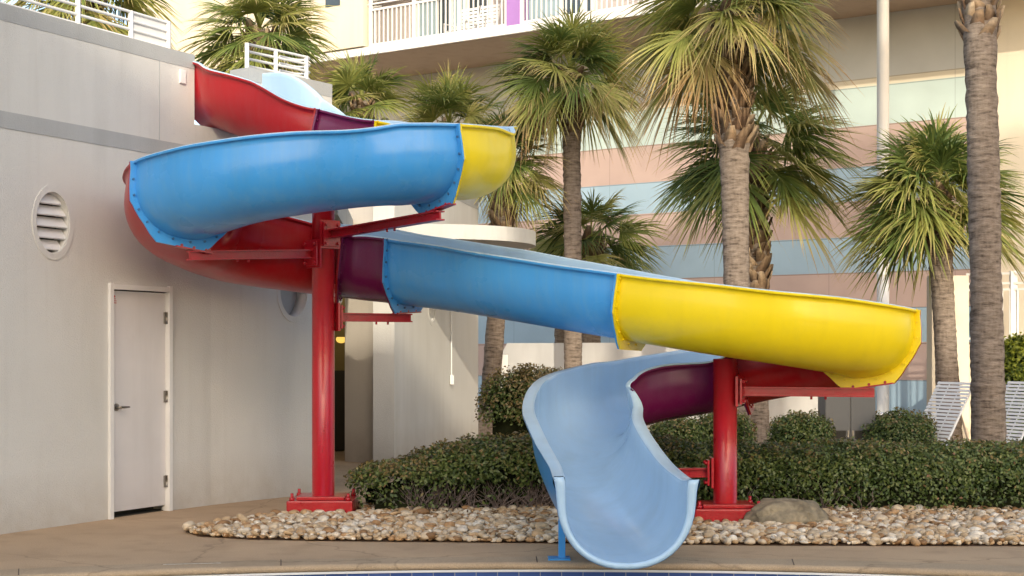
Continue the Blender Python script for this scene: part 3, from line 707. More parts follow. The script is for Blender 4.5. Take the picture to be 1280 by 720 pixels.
# hotel tower behind the camera: shades the pool side in the morning
def ut(u, t, z=0):
    a = R(SUN_AZ); return Vector((t * math.sin(a) + u * math.cos(a), t * math.cos(a) - u * math.sin(a), z))
tw = empty('hotel_tower', ut(-8, -34), 'tall plain hotel tower standing behind the photographer', 'building', rz=-R(SUN_AZ))
T0 = 32.0; te = math.tan(R(SUN_EL))
def twr(u0, u1, H, nm):
    z = H + te * T0; bm = bmesh.new(); add_box(bm, ((u0 + u1) / 2 + 8, 0, z / 2), (u1 - u0, 4, z)); o = bm_obj(nm, bm, M['tower'], tw)
    bm = bmesh.new(); f = 3.0
    while f < z - 2:
        add_box(bm, ((u0 + u1) / 2 + 8, 2.3, f), (u1 - u0 - .6, .5, .2)); f += 3
    bm_obj('balcony_slab', bm, M['cream'], tw)
    bm = bmesh.new(); f = 3.2
    while f < z - 2:
        x = u0 + 9
        while x < u1 + 7: add_box(bm, (x, 2.005, f + 1.1), (1.4, .03, 2.0)); x += 2.6
        f += 3
    bm_obj('windows', bm, M['glassd'], tw)['kind'] = 'stuff'
twr(-14, 9.5, 9.75, 'main_block')

# ------------------------------------------------------------------ WATER SLIDE
# x, y, floor z, rim left, rim right, lip width
CP = [
 (-3.220, 14.460, 3.736, 0.603, 0.629, 0.035),
 (-2.740, 14.110, 3.688, 0.595, 0.635, 0.035),
 (-2.362, 13.700, 3.471, 0.622, 0.539, 0.035),
 (-1.872, 13.435, 3.214, 0.597, 0.497, 0.035),
 (-1.286, 13.316, 3.115, 0.585, 0.518, 0.035),
 (-0.746, 13.111, 3.003, 0.588, 0.556, 0.035),
 (-0.381, 12.719, 2.904, 0.562, 0.587, 0.035),
 (-0.398, 12.265, 2.826, 0.524, 0.594, 0.035),
 (-0.627, 11.687, 2.756, 0.504, 0.590, 0.035),
 (-1.290, 11.548, 2.688, 0.530, 0.585, 0.035),
 (-1.938, 11.562, 2.607, 0.560, 0.583, 0.035),
 (-2.479, 11.724, 2.516, 0.557, 0.583, 0.035),
 (-2.859, 12.089, 2.447, 0.563, 0.591, 0.035),
 (-2.955, 12.550, 2.295, 0.604, 0.612, 0.035),
 (-2.635, 13.135, 2.162, 0.641, 0.639, 0.035),
 (-2.136, 13.622, 2.097, 0.655, 0.657, 0.035),
 (-1.587, 13.770, 2.040, 0.653, 0.651, 0.035),
 (-1.028, 13.591, 1.966, 0.641, 0.618, 0.035),
 (-0.375, 13.179, 1.867, 0.624, 0.579, 0.035),
 (0.301, 12.697, 1.741, 0.605, 0.553, 0.035),
 (1.026, 12.237, 1.604, 0.589, 0.545, 0.035),
 (1.741, 11.907, 1.480, 0.583, 0.536, 0.035),
 (2.414, 11.813, 1.386, 0.579, 0.513, 0.035),
 (2.931, 11.994, 1.314, 0.571, 0.499, 0.035),
 (3.114, 12.373, 1.255, 0.557, 0.517, 0.035),
 (2.906, 12.764, 1.180, 0.535, 0.546, 0.035),
 (2.418, 12.994, 1.087, 0.510, 0.558, 0.060),
 (1.870, 13.120, 0.965, 0.500, 0.550, 0.060),
 (1.270, 13.080, 0.860, 0.550, 0.550, 0.060),
 (0.800, 12.900, 0.710, 0.560, 0.570, 0.070),
 (0.585, 12.450, 0.540, 0.550, 0.600, 0.090),
 (0.585, 11.750, 0.365, 0.530, 0.630, 0.100),
 (0.680, 10.850, 0.170, 0.520, 0.650, 0.100),
 (0.760, 10.050, 0.080, 0.530, 0.620, 0.085),
 (0.770, 9.570, 0.080, 0.560, 0.580, 0.080),
]
CPa = np.array(CP)
def cr_eval(t):
    n = len(CPa); i = min(int(t), n - 2); f = t - i
    p0 = CPa[max(i - 1, 0)]; p1 = CPa[i]; p2 = CPa[i + 1]; p3 = CPa[min(i + 2, n - 1)]
    return .5 * (2 * p1 + (p2 - p0) * f + (2 * p0 - 5 * p1 + 4 * p2 - p3) * f * f + (3 * p1 - p0 - 3 * p2 + p3) * f ** 3)
def frame(t):
    e = .04; a = cr_eval(max(t - e, 0)); b = cr_eval(min(t + e, len(CPa) - 1.0001)); c = cr_eval(t)
    d = Vector(b[:3]) - Vector(a[:3]); d.normalize()
    e2 = .6; tc_ = max(.7, min(t, len(CPa) - 2.4)); m2 = cr_eval(tc_); a2 = cr_eval(tc_ - e2); b2 = cr_eval(tc_ + e2)
    h1 = Vector((m2[0] - a2[0], m2[1] - a2[1])); h2 = Vector((b2[0] - m2[0], b2[1] - m2[1]))
    k = 0
    if h1.length > .05 and h2.length > .05:
        k = math.atan2(h1.x * h2.y - h1.y * h2.x, h1.dot(h2)) / ((h1.length + h2.length) / 2)
    bank = max(-.15, min(.15, k * .17)) * max(0, min(1, (len(CPa) - 1 - t) / 3.0))          # curve to the left (k>0) raises the right side
    left = Vector((0, 0, 1)).cross(d).normalized(); up = d.cross(left).normalized()
    q = Matrix.Rotation(-bank, 3, d); left = q @ left; up = q @ up
    left = left * (1 - .05 * max(0, min(1, (t - 27) / 2)))
    return Vector(c[:3]), d, -left, up, c[3], c[4], c[5]     # origin, dir, right, up, hl, hr, lip
RW = .43; HBm = .40; TH = .014
def prof_inner(hl, hr):
    P = []
    for s, h in ((-1, hl),):
        P.append((-RW - .012, h)); P.append((-RW - .004, h - .035)); P.append((-RW, (h + HBm) / 2))
    n = 22
    for k in range(n + 1):
        a = math.pi + math.pi * k / n; cx = math.cos(a); sx = math.sin(a)
        P.append((RW * math.copysign(abs(cx) ** .9, cx), HBm + HBm * math.copysign(abs(sx) ** .92, sx)))
    P += [(RW, (hr + HBm) / 2), (RW + .004, hr - .035), (RW + .012, hr)]
    return P
def offs(P, t):
    out = []
    for i, p in enumerate(P):
        a = P[max(i - 1, 0)]; b = P[min(i + 1, len(P) - 1)]; dx, dy = b[0] - a[0], b[1] - a[1]; l = math.hypot(dx, dy); out.append((p[0] + dy / l * t, p[1] - dx / l * t))
    return out
def fat_profile(Pi, hl, hr, lw):
    out = []
    base = offs(Pi, 1.0)
    for i, (p, q) in enumerate(zip(Pi, base)):
        h = hl if p[0] < 0 else hr; k = max(0, min(1, p[1] / h)); w_ = .045 + (lw + .0 - .045) * k ** 1.6
        vy = q[1] - p[1]
        if p[1] > h - .12: vy = 0
        out.append((p[0] + (q[0] - p[0]) * w_, p[1] + vy * w_))
    return out
def sweep(t0, t1, which):
    bm = bmesh.new(); rows = []; n = max(10, int((t1 - t0) * 14))
    for i in range(n + 1):
        t = t0 + (t1 - t0) * i / n; o, d, r, u, hl, hr, lw = frame(t)
        Pi = prof_inner(hl, hr)
        if which == 'inner':
            lp = .018
            P = [(-RW - .012 - lw, hl - .004), (-RW - .012 - lw * .93, hl + .003), (-RW - .02, hl + .006)] + [(Pi[0][0] + .006, Pi[0][1] - .004)] + Pi[1:-1] + [(Pi[-1][0] - .006, Pi[-1][1] - .004), (RW + .02, hr + .006), (RW + .012 + lw * .9, hr + .004), (RW + .012 + lw, hr - .004)]
        else:
            Po = offs(Pi, TH); fat = max(0, min(1, (t - 32.4) / 1.4)); fat = fat * fat * (3 - 2 * fat)
            if fat:
                Pf = fat_profile(Pi, hl, hr, lw); Po = [(p[0] * (1 - fat) + q[0] * fat, p[1] * (1 - fat) + q[1] * fat) for p, q in zip(Po, Pf)]
            La = [(-RW - .014 - lw, hl - .022), (-RW - .012 - lw * .9, hl - .026), (-RW - .03, hl - .02), (-RW - .016, hl - .045)]
            Ra = [(RW + .016, hr - .045), (RW + .03, hr - .02), (RW + .012 + lw * .9, hr - .026), (RW + .014 + lw, hr - .022)]
            if fat:
                mx = lambda p, q: (p[0] * (1 - fat) + q[0] * fat, p[1] * (1 - fat) + q[1] * fat)
                La = [mx(p, (-RW - .012 - lw, hl - .010 * (j + 1))) for j, p in enumerate(La)]; Ra = [mx(p, (RW + .012 + lw, hr - .010 * (4 - j))) for j, p in enumerate(Ra)]
            P = [(-RW - .012 - lw, hl - .004)] + La + Po[2:-2] + Ra + [(RW + .012 + lw, hr - .004)]
        rows.append([bm.verts.new(o + r * s + u * h) for s, h in P])
    for i in range(n):
        for k in range(len(rows[0]) - 1):
            f = bm.faces.new((rows[i][k], rows[i + 1][k], rows[i + 1][k + 1], rows[i][k + 1])); f.smooth = True
            if which == 'inner' and (k < 3 or k > len(rows[0]) - 5): f.material_index = 1
    if which == 'outer': bmesh.ops.reverse_faces(bm, faces=bm.faces)
    return bm
def flange(t, dirs, foot=True, w=.05):
    """plate round the shell at t, standing dirs*thickness along the flume, with bolt heads"""
    bm = bmesh.new(); o, d, r, u, hl, hr, lw = frame(t); Pi = prof_inner(hl, hr); Po = offs(Pi, TH - .002); Pf = offs(Pi, TH + w)
    Pf2 = []
    for s, h in Pf:
        if foot and h < HBm * .75:
            a = min(1, abs(s) / .30)
            if abs(s) < .235: h = -.088
            elif h < .05 + (abs(s) - .235) * 1.0: h = min(h, -.088 + (abs(s) - .235) * 1.25)
        Pf2.append((s, h))
    if 29 < t < 30:      # tight inside of the bend: the flange only runs round the outside
        c_ = [i for i, p in enumerate(Po) if p[0] > -.25][0]; Po = Po[c_:]; Pf2 = Pf2[c_:]; Pf = Pf[c_:]
    else: Pf2[0] = (Pf2[0][0], hl - .008)
    Pf2[0] = Pf2[0]; Pf2[-1] = (Pf2[-1][0], hr - .008)
    th = .016; o2 = o + d * dirs * .001
    A = [bm.verts.new(o2 + r * s + u * h) for s, h in Po]; B = [bm.verts.new(o2 + r * s + u * h) for s, h in Pf2]
    C = [bm.verts.new(o2 + d * dirs * th + r * s + u * h) for s, h in Po]; D_ = [bm.verts.new(o2 + d * dirs * th + r * s + u * h) for s, h in Pf2]
    for i in range(len(A) - 1):
        bm.faces.new((A[i], A[i + 1], B[i + 1], B[i])); bm.faces.new((C[i], D_[i], D_[i + 1], C[i + 1])); bm.faces.new((B[i], B[i + 1], D_[i + 1], D_[i]))
    bmesh.ops.recalc_face_normals(bm, faces=bm.faces)
    mid = [((a[0] + b[0]) / 2, (a[1] + b[1]) / 2) for a, b in zip(Po, Pf)]
    # bolts spaced along the flange
    acc = 0
    for i in range(1, len(mid)):
        acc += math.hypot(mid[i][0] - mid[i - 1][0], mid[i][1] - mid[i - 1][1])
        if acc > .085:
            acc = 0; c = o2 + d * dirs * (th + .006) + r * mid[i][0] + u * mid[i][1]
            cyl(bm, c, d, .0105, .012, 6, mi=1)
    return bm
slide = empty('water_slide', (0, 12.5, 0), 'winding open flume water slide in red, blue, yellow and purple on red steel posts', 'water slide')
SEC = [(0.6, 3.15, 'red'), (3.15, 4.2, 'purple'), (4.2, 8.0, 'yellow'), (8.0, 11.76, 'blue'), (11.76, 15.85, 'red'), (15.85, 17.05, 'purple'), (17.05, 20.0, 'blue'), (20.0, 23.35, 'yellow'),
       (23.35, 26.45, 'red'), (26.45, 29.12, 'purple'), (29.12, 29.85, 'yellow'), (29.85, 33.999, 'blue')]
LBL = ['red start flume coming off the roof', 'upper purple flume behind the start', 'upper yellow bend', 'big light blue upper flume', 'lower red bend beside the door', 'purple flume behind the left post', 'long straight light blue flume',
       'long yellow lower flume', 'red bend behind the right post', 'purple flume behind the exit', 'short yellow flume left of the exit', 'light blue exit flume over the pool edge']
for i, (t0, t1, c) in enumerate(SEC):
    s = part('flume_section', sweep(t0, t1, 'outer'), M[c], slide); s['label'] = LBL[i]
    part('inner_surface', sweep(t0, t1, 'inner'), [M['pale'], M['rim']], s)
    if i > 0: part('flange', flange(t0, 1), [M[c], M['boltb'] if c == 'blue' else M[c]], s)
    if i < len(SEC) - 1: part('flange', flange(t1, -1), [M[c], M['boltb'] if c == 'blue' else M[c]], s)
    if i == len(SEC) - 1:   # the mouth: a thick rounded end
        o_, d_, r_, u_, hl, hr, lw = frame(33.999); Pi = prof_inner(hl, hr); bm = bmesh.new()
        Pf = fat_profile(Pi, hl, hr, lw); mid_ = [((p[0] + q[0]) / 2, (p[1] + q[1]) / 2) for p, q in zip(Pi, Pf)]
        rows = []
        for pp, q in ((Pi, -.004), ([(a * .85 + c * .15, b * .85 + e * .15) for (a, b), (c, e) in zip(Pi, Pf)], .012), (mid_, .018), ([(a * .15 + c * .85, b * .15 + e * .85) for (a, b), (c, e) in zip(Pi, Pf)], .012), (Pf, -.006)): rows.append([bm.verts.new(o_ + d_ * q + r_ * a + u_ * b) for a, b in pp])
        for a, b in zip(rows[:-1], rows[1:]):
            for k in range(len(Pi) - 1): f = bm.faces.new((a[k], a[k + 1], b[k + 1], b[k])); f.smooth = True
        for k in (0, -1): bm.faces.new([rw__[k] for rw__ in rows])
        bmesh.ops.recalc_face_normals(bm, faces=bm.faces)
        part('mouth_lip', bm, M['rim'] if False else M['pale'], s)
        
# posts, arms
def foot_pt(t, drop=.088): o, d, r, u, *_ = frame(t); return o - u * drop, d, r, u
def post(x, y, h, base_z=.13):
    bm = bmesh.new(); add_tube(bm, [(x, y, .05), (x, y, h)], .104, 40); p = part('support_post', bm, M['redsteel'], slide)
    bm = bmesh.new(); add_box(bm, (x, y, .075), (.60, .54, .15)); part('foot_block', bm, M['redsteel'], p, bevel=.012)
    bm = bmesh.new(); add_box(bm, (x, y, .166), (.44, .40, .03)); part('base_plate', bm, M['redsteel'], p, bevel=.006)
    for sx in (-1, 1):
        for sy in (-1, 1):
            bm = bmesh.new(); cyl(bm, (x + sx * .255, y + sy * .22, .163), (0, 0, 1), .026, .026, 6); cyl(bm, (x + sx * .255, y + sy * .22, .185), (0, 0, 1), .014, .06, 12); part('anchor_bolt', bm, M['redsteel'], p)
    return p
def arm(p, x, y, z, tgt, r_dir, h=.075):
    """I-section arm from the post to a flange foot, with clamp plates and bolts"""
    s = Vector((x, y, z)); e = Vector(tgt); e.z -= .05; d = (e - s); dh = Vector((d.x, d.y, 0)).normalized(); sd = Vector((-dh.y, dh.x, 0))
    s2 = s + dh * .10; e2 = e + dh * .04
    bm = bmesh.new()
    add_bar(bm, s2 + Vector((0, 0, .034)), e2 + Vector((0, 0, .034)), .085, .012); add_bar(bm, s2 - Vector((0, 0, .034)), e2 - Vector((0, 0, .034)), .085, .012); add_bar(bm, s2, e2, .016, .058)
    a = part('arm', bm, M['redsteel'], p)
    bm = bmesh.new(); rt = Matrix.Rotation(math.atan2(dh.y, dh.x), 4, 'Z')
    add_box(bm, s + dh * .118, (.022, .20, .26), rt); add_box(bm, s + dh * .152, (.018, .17, .22), rt)
    for sy in (-1, 1):
        for sz in (-1, 1): cyl(bm, s + dh * .17 + sd * sy * .062 + Vector((0, 0, sz * .085)), dh, .015, .03, 6)
    part('mounting_plate', bm, M['redsteel'], a)
    bm = bmesh.new(); add_bar(bm, e - Vector(r_dir) * .21 + Vector((0, 0, .05)), e + Vector(r_dir) * .21 + Vector((0, 0, .05)), .075, .012); add_bar(bm, e - Vector(r_dir) * .2 + Vector((0, 0, .077)), e + Vector(r_dir) * .2 + Vector((0, 0, .077)), .012, .05)
    part('saddle', bm, M['redsteel'], a); bm = bmesh.new()
    for k in (-1, 0, 1): cyl(bm, e + Vector(r_dir) * .14 * k + Vector((0, 0, .068)), Vector(r_dir).cross(Vector((0, 0, 1))), .013, .04, 6)
    m_ = s2.lerp(e2, .55)
    for k in (0, .12): cyl(bm, m_ + dh * k - Vector((0, 0, .05)), (0, 0, 1), .011, .03, 6)
    part('bolts', bm, M['redsteel'], a)
P1 = (-1.745, 13.15); p1 = post(P1[0], P1[1], 2.92)
f_, d_, r_, u_ = foot_pt(8.0); arm(p1, P1[0], P1[1], 2.58, f_ + d_ * .0, r_)
f_, d_, r_, u_ = foot_pt(11.76); arm(p1, P1[0], P1[1], f_.z + .02, f_ + r_ * .12, r_ * .8)
f_, d_, r_, u_ = foot_pt(17.05); arm(p1, P1[0], P1[1], f_.z - .05, f_, r_)
P2 = (1.87, 12.48); p2 = post(P2[0], P2[1], 1.44)
f_, d_, r_, u_ = foot_pt(23.35); arm(p2, P2[0], P2[1], f_.z - .05, f_, r_)
f_, d_, r_, u_ = foot_pt(29.9); arm(p2, P2[0], P2[1], f_.z - .05 + .02, f_, r_)
# wall bracket rod under the lower red bend
o_, d_, r_, u_, *_ = frame(15.6); bm = bmesh.new(); add_tube(bm, [Vector((P1[0] - .06, P1[1] + .1, 2.35)), Vector((P1[0] - .12, P1[1] + .35, 2.1)), o_ - u_ * .06], .022, 10); add_box(bm, o_ - u_ * .05, (.14, .06, .05)); part('brace', bm, M['redsteel'], p1)
# small blue foot under the mouth
bm = bmesh.new(); add_box(bm, (.34, 10.28, .010), (.16, .16, .012)); add_box(bm, (.36, 10.28, .15), (.05, .03, .28)); part('exit_foot', bm, M['blue'], slide, bevel=.002)

# ------------------------------------------------------------------ PALMS
def strip_quads(acc, pts, wid, wv, tints):
    """ribbon through pts (k,3), half widths, width vectors"""
    acc[0].append(np.stack([pts - wv * wid[:, None], pts + wv * wid[:, None]], 1)); acc[1].append(tints)
def frond(acc, base, az, el, Lp, Lf, age, rn):
    f = np.array([math.cos(az) * math.cos(el), math.sin(az) * math.cos(el), math.sin(el)])
    s = np.array([-math.sin(az), math.cos(az), 0.]); n = np.cross(f, s) * -1; n = np.cross(s, f) * -1
    if n[2] < 0: n = -n
    g = np.array([0, 0, -1.])
    # petiole arcs over
    ts = np.linspace(0, 1, 5); sag = .22 + .25 * age
    pp = base + f[None] * (Lp * ts)[:, None] + g[None] * (sag * Lp * ts ** 2)[:, None]
    strip_quads(acc, pp, np.linspace(.022, .012, 5), np.repeat(s[None], 5, 0), np.full(5, .5 + .2 * age))
    tip = pp[-1]; fd = pp[-1] - pp[-2]; fd /= np.linalg.norm(fd)
    roll = rn.normal(0, .5); n2 = np.cross(s, fd); n2 = -n2 if n2[2] < 0 else n2
    s2 = s * math.cos(roll) + n2 * math.sin(roll); n2 = np.cross(fd, s2); n2 = -n2 if n2[2] < 0 else n2
    nl = 48; t5 = np.array([0, .25, .5, .75, 1.])
    bt = rn.uniform(.10, .62) + .3 * age
    for k in range(nl):
        a = (k / (nl - 1) - .5) * 2; ang = a * 1.62 + rn.normal(0, .045)
        L_ = Lf * (.62 + .38 * math.cos(a * 1.5)) * rn.uniform(.82, 1.08)
        dr = fd * math.cos(ang) + s2 * math.sin(ang) + n2 * (.30 * (1 - abs(a)) * .5 + .18 * abs(a))
        dr /= np.linalg.norm(dr)
        start = tip - fd * (.16 * (abs(a))) 
        dp = rn.uniform(.10, .50) + .25 * age + .15 * max(0, dr[2])
        P = start + dr[None] * (L_ * t5)[:, None] + g[None] * (dp * L_ * t5 ** 2.1)[:, None]
        wv = np.cross(dr, n2); wv /= np.linalg.norm(wv) + 1e-9; wv = wv * .85 + n2 * .35 * (1 if k % 2 else -1); wv /= np.linalg.norm(wv)
        W = np.array([.005, .0125, .0115, .007, .001]) * (Lf / .8)
        tt = bt + np.array([-.12, -.08, -.02, .12, .38 + rn.uniform(0, .3)]) * (.6 + .8 * age) + rn.normal(0, .05)
        strip_quads(acc, P, W, np.repeat(wv[None], 5, 0), np.clip(tt, 0, 1))
def flush(acc, name, m, parent, smooth=False):
    V = []; T = []; Fq = []; o = 0
    for S, t in zip(*acc):
        k = len(S); V.append(S.reshape(-1, 3)); T.append(np.repeat(t, 2))
        i = np.arange(k - 1) * 2 + o; Fq.append(np.stack([i, i + 1, i + 3, i + 2], 1)); o += 2 * k
    return np_mesh(name, np.concatenate(V), np.concatenate(Fq), m, parent, np.concatenate(T), smooth)
def palm(label, base, top, r0, r1, boots, nf=34, Lp=.75, Lf=.85, age=.3, seed=1, spread=(80, -45), hang=False):
    rn = np.random.default_rng(seed); nf = int(nf * 1.3); base = Vector(base); top = Vector(top); H = top.z
    root = empty('palm_tree', base, label, 'palm tree', 'palm trees around the pool')
    def ax(z):
        f = z / H; p = base.lerp(top, f); bow = math.sin(f * math.pi) * .02; return Vector((p.x + bow, p.y, z)) - base
    bm = bmesh.new(); seg = 20; rings = []; nz = int(H / .05); zb = H - boots
    prevr = r0
    for i in range(nz + 1):
        z = H * i / nz; c = ax(z); f = i / nz
        r = r0 + (r1 - r0) * f + .09 * math.exp(-z / .3) * r0 / .15
        r *= 1 + .035 * rn.normal() * .6 + .02 * math.sin(z * 3.1 + seed)
        if z > zb - .25: r *= 1.06
        rings.append([bm.verts.new((c.x + r * (1 + .02 * rn.normal()) * math.cos(a), c.y + r * (1 + .02 * rn.normal()) * math.sin(a), z)) for a in [2 * math.pi * k / seg for k in range(seg)]])
    for i in range(nz):
        for k in range(seg):
            fc = bm.faces.new((rings[i][k], rings[i][(k + 1) % seg], rings[i + 1][(k + 1) % seg], rings[i + 1][k])); fc.smooth = True
    bm_obj('trunk', bm, M['trunk'], root)
    # leaf bases ("boots"): split wedges criss-crossing round the trunk
    Vb = []; Fb = []; Tb = []; nb = int(boots / .019)
    for i in range(nb):
        z = zb + boots * i / nb; a = i * 2.399 + rn.normal(0, .1); c = np.array(ax(z)[:]); rr = r1 * 1.02
        e = np.array([math.cos(a), math.sin(a), 0]); s = np.array([-math.sin(a), math.cos(a), 0])
        L_ = rn.uniform(.15, .25) * (r1 / .15); up = np.array([0, 0, 1.]); wd = rn.uniform(.045, .07) * (r1 / .15)
        lean = rn.uniform(.2, .6); tw_ = rn.choice([-1, 1]) * rn.uniform(.15, .6); tv = rn.beta(2, 2)
        out = e * lean + up + s * tw_; out /= np.linalg.norm(out); th = np.cross(out, s); th /= np.linalg.norm(th)
        p0 = c + e * rr * .92; p1 = p0 + out * L_ * .55 + e * .01; p2 = p0 + out * L_
        o = len(Vb) * 8 if False else sum(len(v) for v in Vb)
        vs = []
        for p, ww, tt in ((p0, wd * 1.3, .03), (p1, wd, .022), (p2, wd * .55, .012)):
            vs += [p - s * ww - th * tt * .3, p + s * ww - th * tt * .3, p + s * ww * .6 + th * tt, p - s * ww * .6 + th * tt]
        Vb.append(np.array(vs)); q = []
        for j in (0, 4):
            for k in range(4): q.append([o + j + k, o + j + (k + 1) % 4, o + j + 4 + (k + 1) % 4, o + j + 4 + k])
        q.append([o + 8, o + 9, o + 10, o + 11]); Fb += q; Tb.append(np.concatenate([np.full(4, tv * .4), np.full(4, tv * .8), np.full(4, min(1, tv + .25))]))
    np_mesh('leaf_bases', np.concatenate(Vb), np.array(Fb), M['boot'], root, np.concatenate(Tb))
    acc = ([], []); bt = np.array(ax(H)[:])
    for i in range(nf):
        f = (i + .5) / nf; el = R(spread[0] + (spread[1] - spread[0]) * f ** .85 + rn.normal(0, 6)); az = i * 2.399 + rn.normal(0, .2)
        ag = max(0, f - .35) * 1.2 * age * 2 + rn.uniform(0, .12)
        frond(acc, bt + np.array([0, 0, .1 - .25 * f]), az, el, Lp * rn.uniform(.8, 1.15), Lf * rn.uniform(.85, 1.1), min(1, ag), rn)
    flush(acc, 'crown', M['frond'], root)
    # dry fibre and dead straw hanging below the crown
    acc = ([], [])
    for i in range(40 if hang else 20):
        a = rn.uniform(0, 6.28); z = H - rn.uniform(-.05, boots * .6); c = np.array(ax(z)[:]); e = np.array([math.cos(a), math.sin(a), 0]); s = np.array([-math.sin(a), math.cos(a), 0])
        t4 = np.linspace(0, 1, 4); L_ = rn.uniform(.2, .6)
        P = c + e * r1 + e[None] * (L_ * .7 * t4)[:, None] + np.array([0, 0, -1.])[None] * (L_ * t4 ** 1.7)[:, None] + s * 0
        strip_quads(acc, P, np.array([.01, .008, .006, .001]), np.repeat(s[None], 4, 0), np.clip(np.full(4, rn.uniform(.75, 1)), 0, 1))
    flush(acc, 'dry_fibre', M['frond'], root)
    return root
def P_(px, D, pyc, pxt=None):
    return pt(px, D), pt(pxt if pxt is not None else px, D, pyc)
b0, t0 = P_(716, 24, 92, 713); palm('slim tall palm left of the thick one, its trunk rising behind the yellow bend', b0, t0, .155, .145, 1.05, 40, .74, .9, .6, 1, (78, -24), True)
b0, t0 = P_(922, 19, 18, 914); palm('large palm with criss-cross leaf bases and orange tipped fronds behind the long yellow flume', b0, t0, .165, .19, 1.85, 44, .82, .95, .6, 2, (76, -14), True)
b0, t0 = P_(946, 21.5, 178, 940); palm('dark green palm directly behind the large palm, trunk covered in leaf bases', b0, t0, .17, .18, 2.4, 32, .85, 1.0, .1, 3, (55, -38))
b0, t0 = P_(1237, 15.2, -200, 1217); palm('nearest palm with bare thick grey trunk in front of the white lounge chairs', b0, t0, .172, .158, 2.15, 30, .75, .85, .4, 4, (80, 0))
b0, t0 = P_(1188, 20.5, 240, 1170); palm('short bright green palm behind the nearest bare trunk, beside the white pillar', b0, t0, .155, .16, .9, 44, .68, .95, .04, 5, (84, -26))
b0, t0 = P_(735, 27, 300, 738); palm('low palm between the slim palm and the striped wall, half hidden', b0, t0, .2, .2, .8, 26, .75, .9, .15, 6, (70, -35))
b0, t0 = P_(608, 24.2, 205, 632); palm('palm at the corner of the rear wing, crown just right of the upper yellow bend', b0, t0, .16, .16, 1.6, 26, .55, .75, .3, 7, (75, -25))
b0, t0 = P_(322, 22, 40, 325); palm('palm above the pool house roof behind the short curled railing', b0, t0, .17, .18, 1.0, 36, .65, .8, .25, 8, (80, -45))
b0, t0 = P_(105, 23, -22, 110); palm('palm with dry brown skirt behind the long parapet railing', b0, t0, .17, .18, 1.0, 38, .8, .9, .8, 9, (70, -60), True)
b0, t0 = P_(455, 24, 128, 452); palm('palm crown peeking out right of the curled railing below the balcony', b0, t0, .15, .15, .8, 20, .55, .75, .1, 10, (85, -20))
b0, t0 = P_(560, 26, 160, 562); palm('grey green palm under the hotel balcony left of the slim palm', b0, t0, .15, .15, .8, 30, .7, .85, .35, 12, (85, -20))
b0, t0 = P_(702, 28, 330, 700); palm('thin second trunk beside the slim palm near the low white wall', b0, t0, .15, .14, .6, 18, .5, .6, .1, 13, (70, -20))

# unseen tall palms, added behind the camera to throw dappled shade on the hotel wall
for i, (x, v_, yy) in enumerate(((4.7, 15.9, -3.5), (7.1, 15.3, -4.2), (9.5, 16.1, -3.0), (11.7, 14.8, -4.0), (2.6, 17.9, -5.0))):
    zt = v_ - te * yy
    palm(['very tall palm behind the photographer above the pool corner', 'very tall palm behind the photographer, second along the far deck', 'very tall palm behind the photographer, middle of the far deck', 'very tall palm behind the photographer at the far deck end', 'tallest palm behind the photographer near the tower'][i], (x, yy, 0), (x + .1, yy, zt), .22, .16, 1.2, 52, 1.0, 1.15, .3, 30 + i, (85, -50))
# ------------------------------------------------------------------ HEDGES
def leaves(name, C, Nn, size, m, parent, tint, aspect=.55):
    n = len(C); u = rng.normal(size=(n, 3)); u -= Nn * (u * Nn).sum(1, keepdims=True) * .5; u /= np.linalg.norm(u, axis=1, keepdims=True)
    nn = Nn + rng.normal(0, .55, (n, 3)); v = np.cross(nn, u); v /= np.linalg.norm(v, axis=1, keepdims=True)
    s = size * rng.uniform(.7, 1.25, (n, 1)); nrm = np.cross(u, v)
    V = np.stack([C - u * s * .5, C + v * s * aspect * .5 + nrm * s * .1, C + u * s * .5, C - v * s * aspect * .5 + nrm * s * .1], 1).reshape(-1, 3)
    Fq = np.arange(n * 4).reshape(-1, 4)
    return np_mesh(name, V, Fq, m, parent, np.repeat(tint, 4))
def lump(p, sc, seed):
    q = p * sc + seed
    return (np.sin(q[:, 0] * 2.1 + np.sin(q[:, 1] * 1.7)) * np.cos(q[:, 1] * 2.3 + q[:, 2]) + .6 * np.sin(q[:, 0] * 4.7 + q[:, 2] * 3.9 + 1) * np.cos(q[:, 1] * 5.1) + .4 * np.sin(q[:, 2] * 6.3 + q[:, 0] * 7.7))
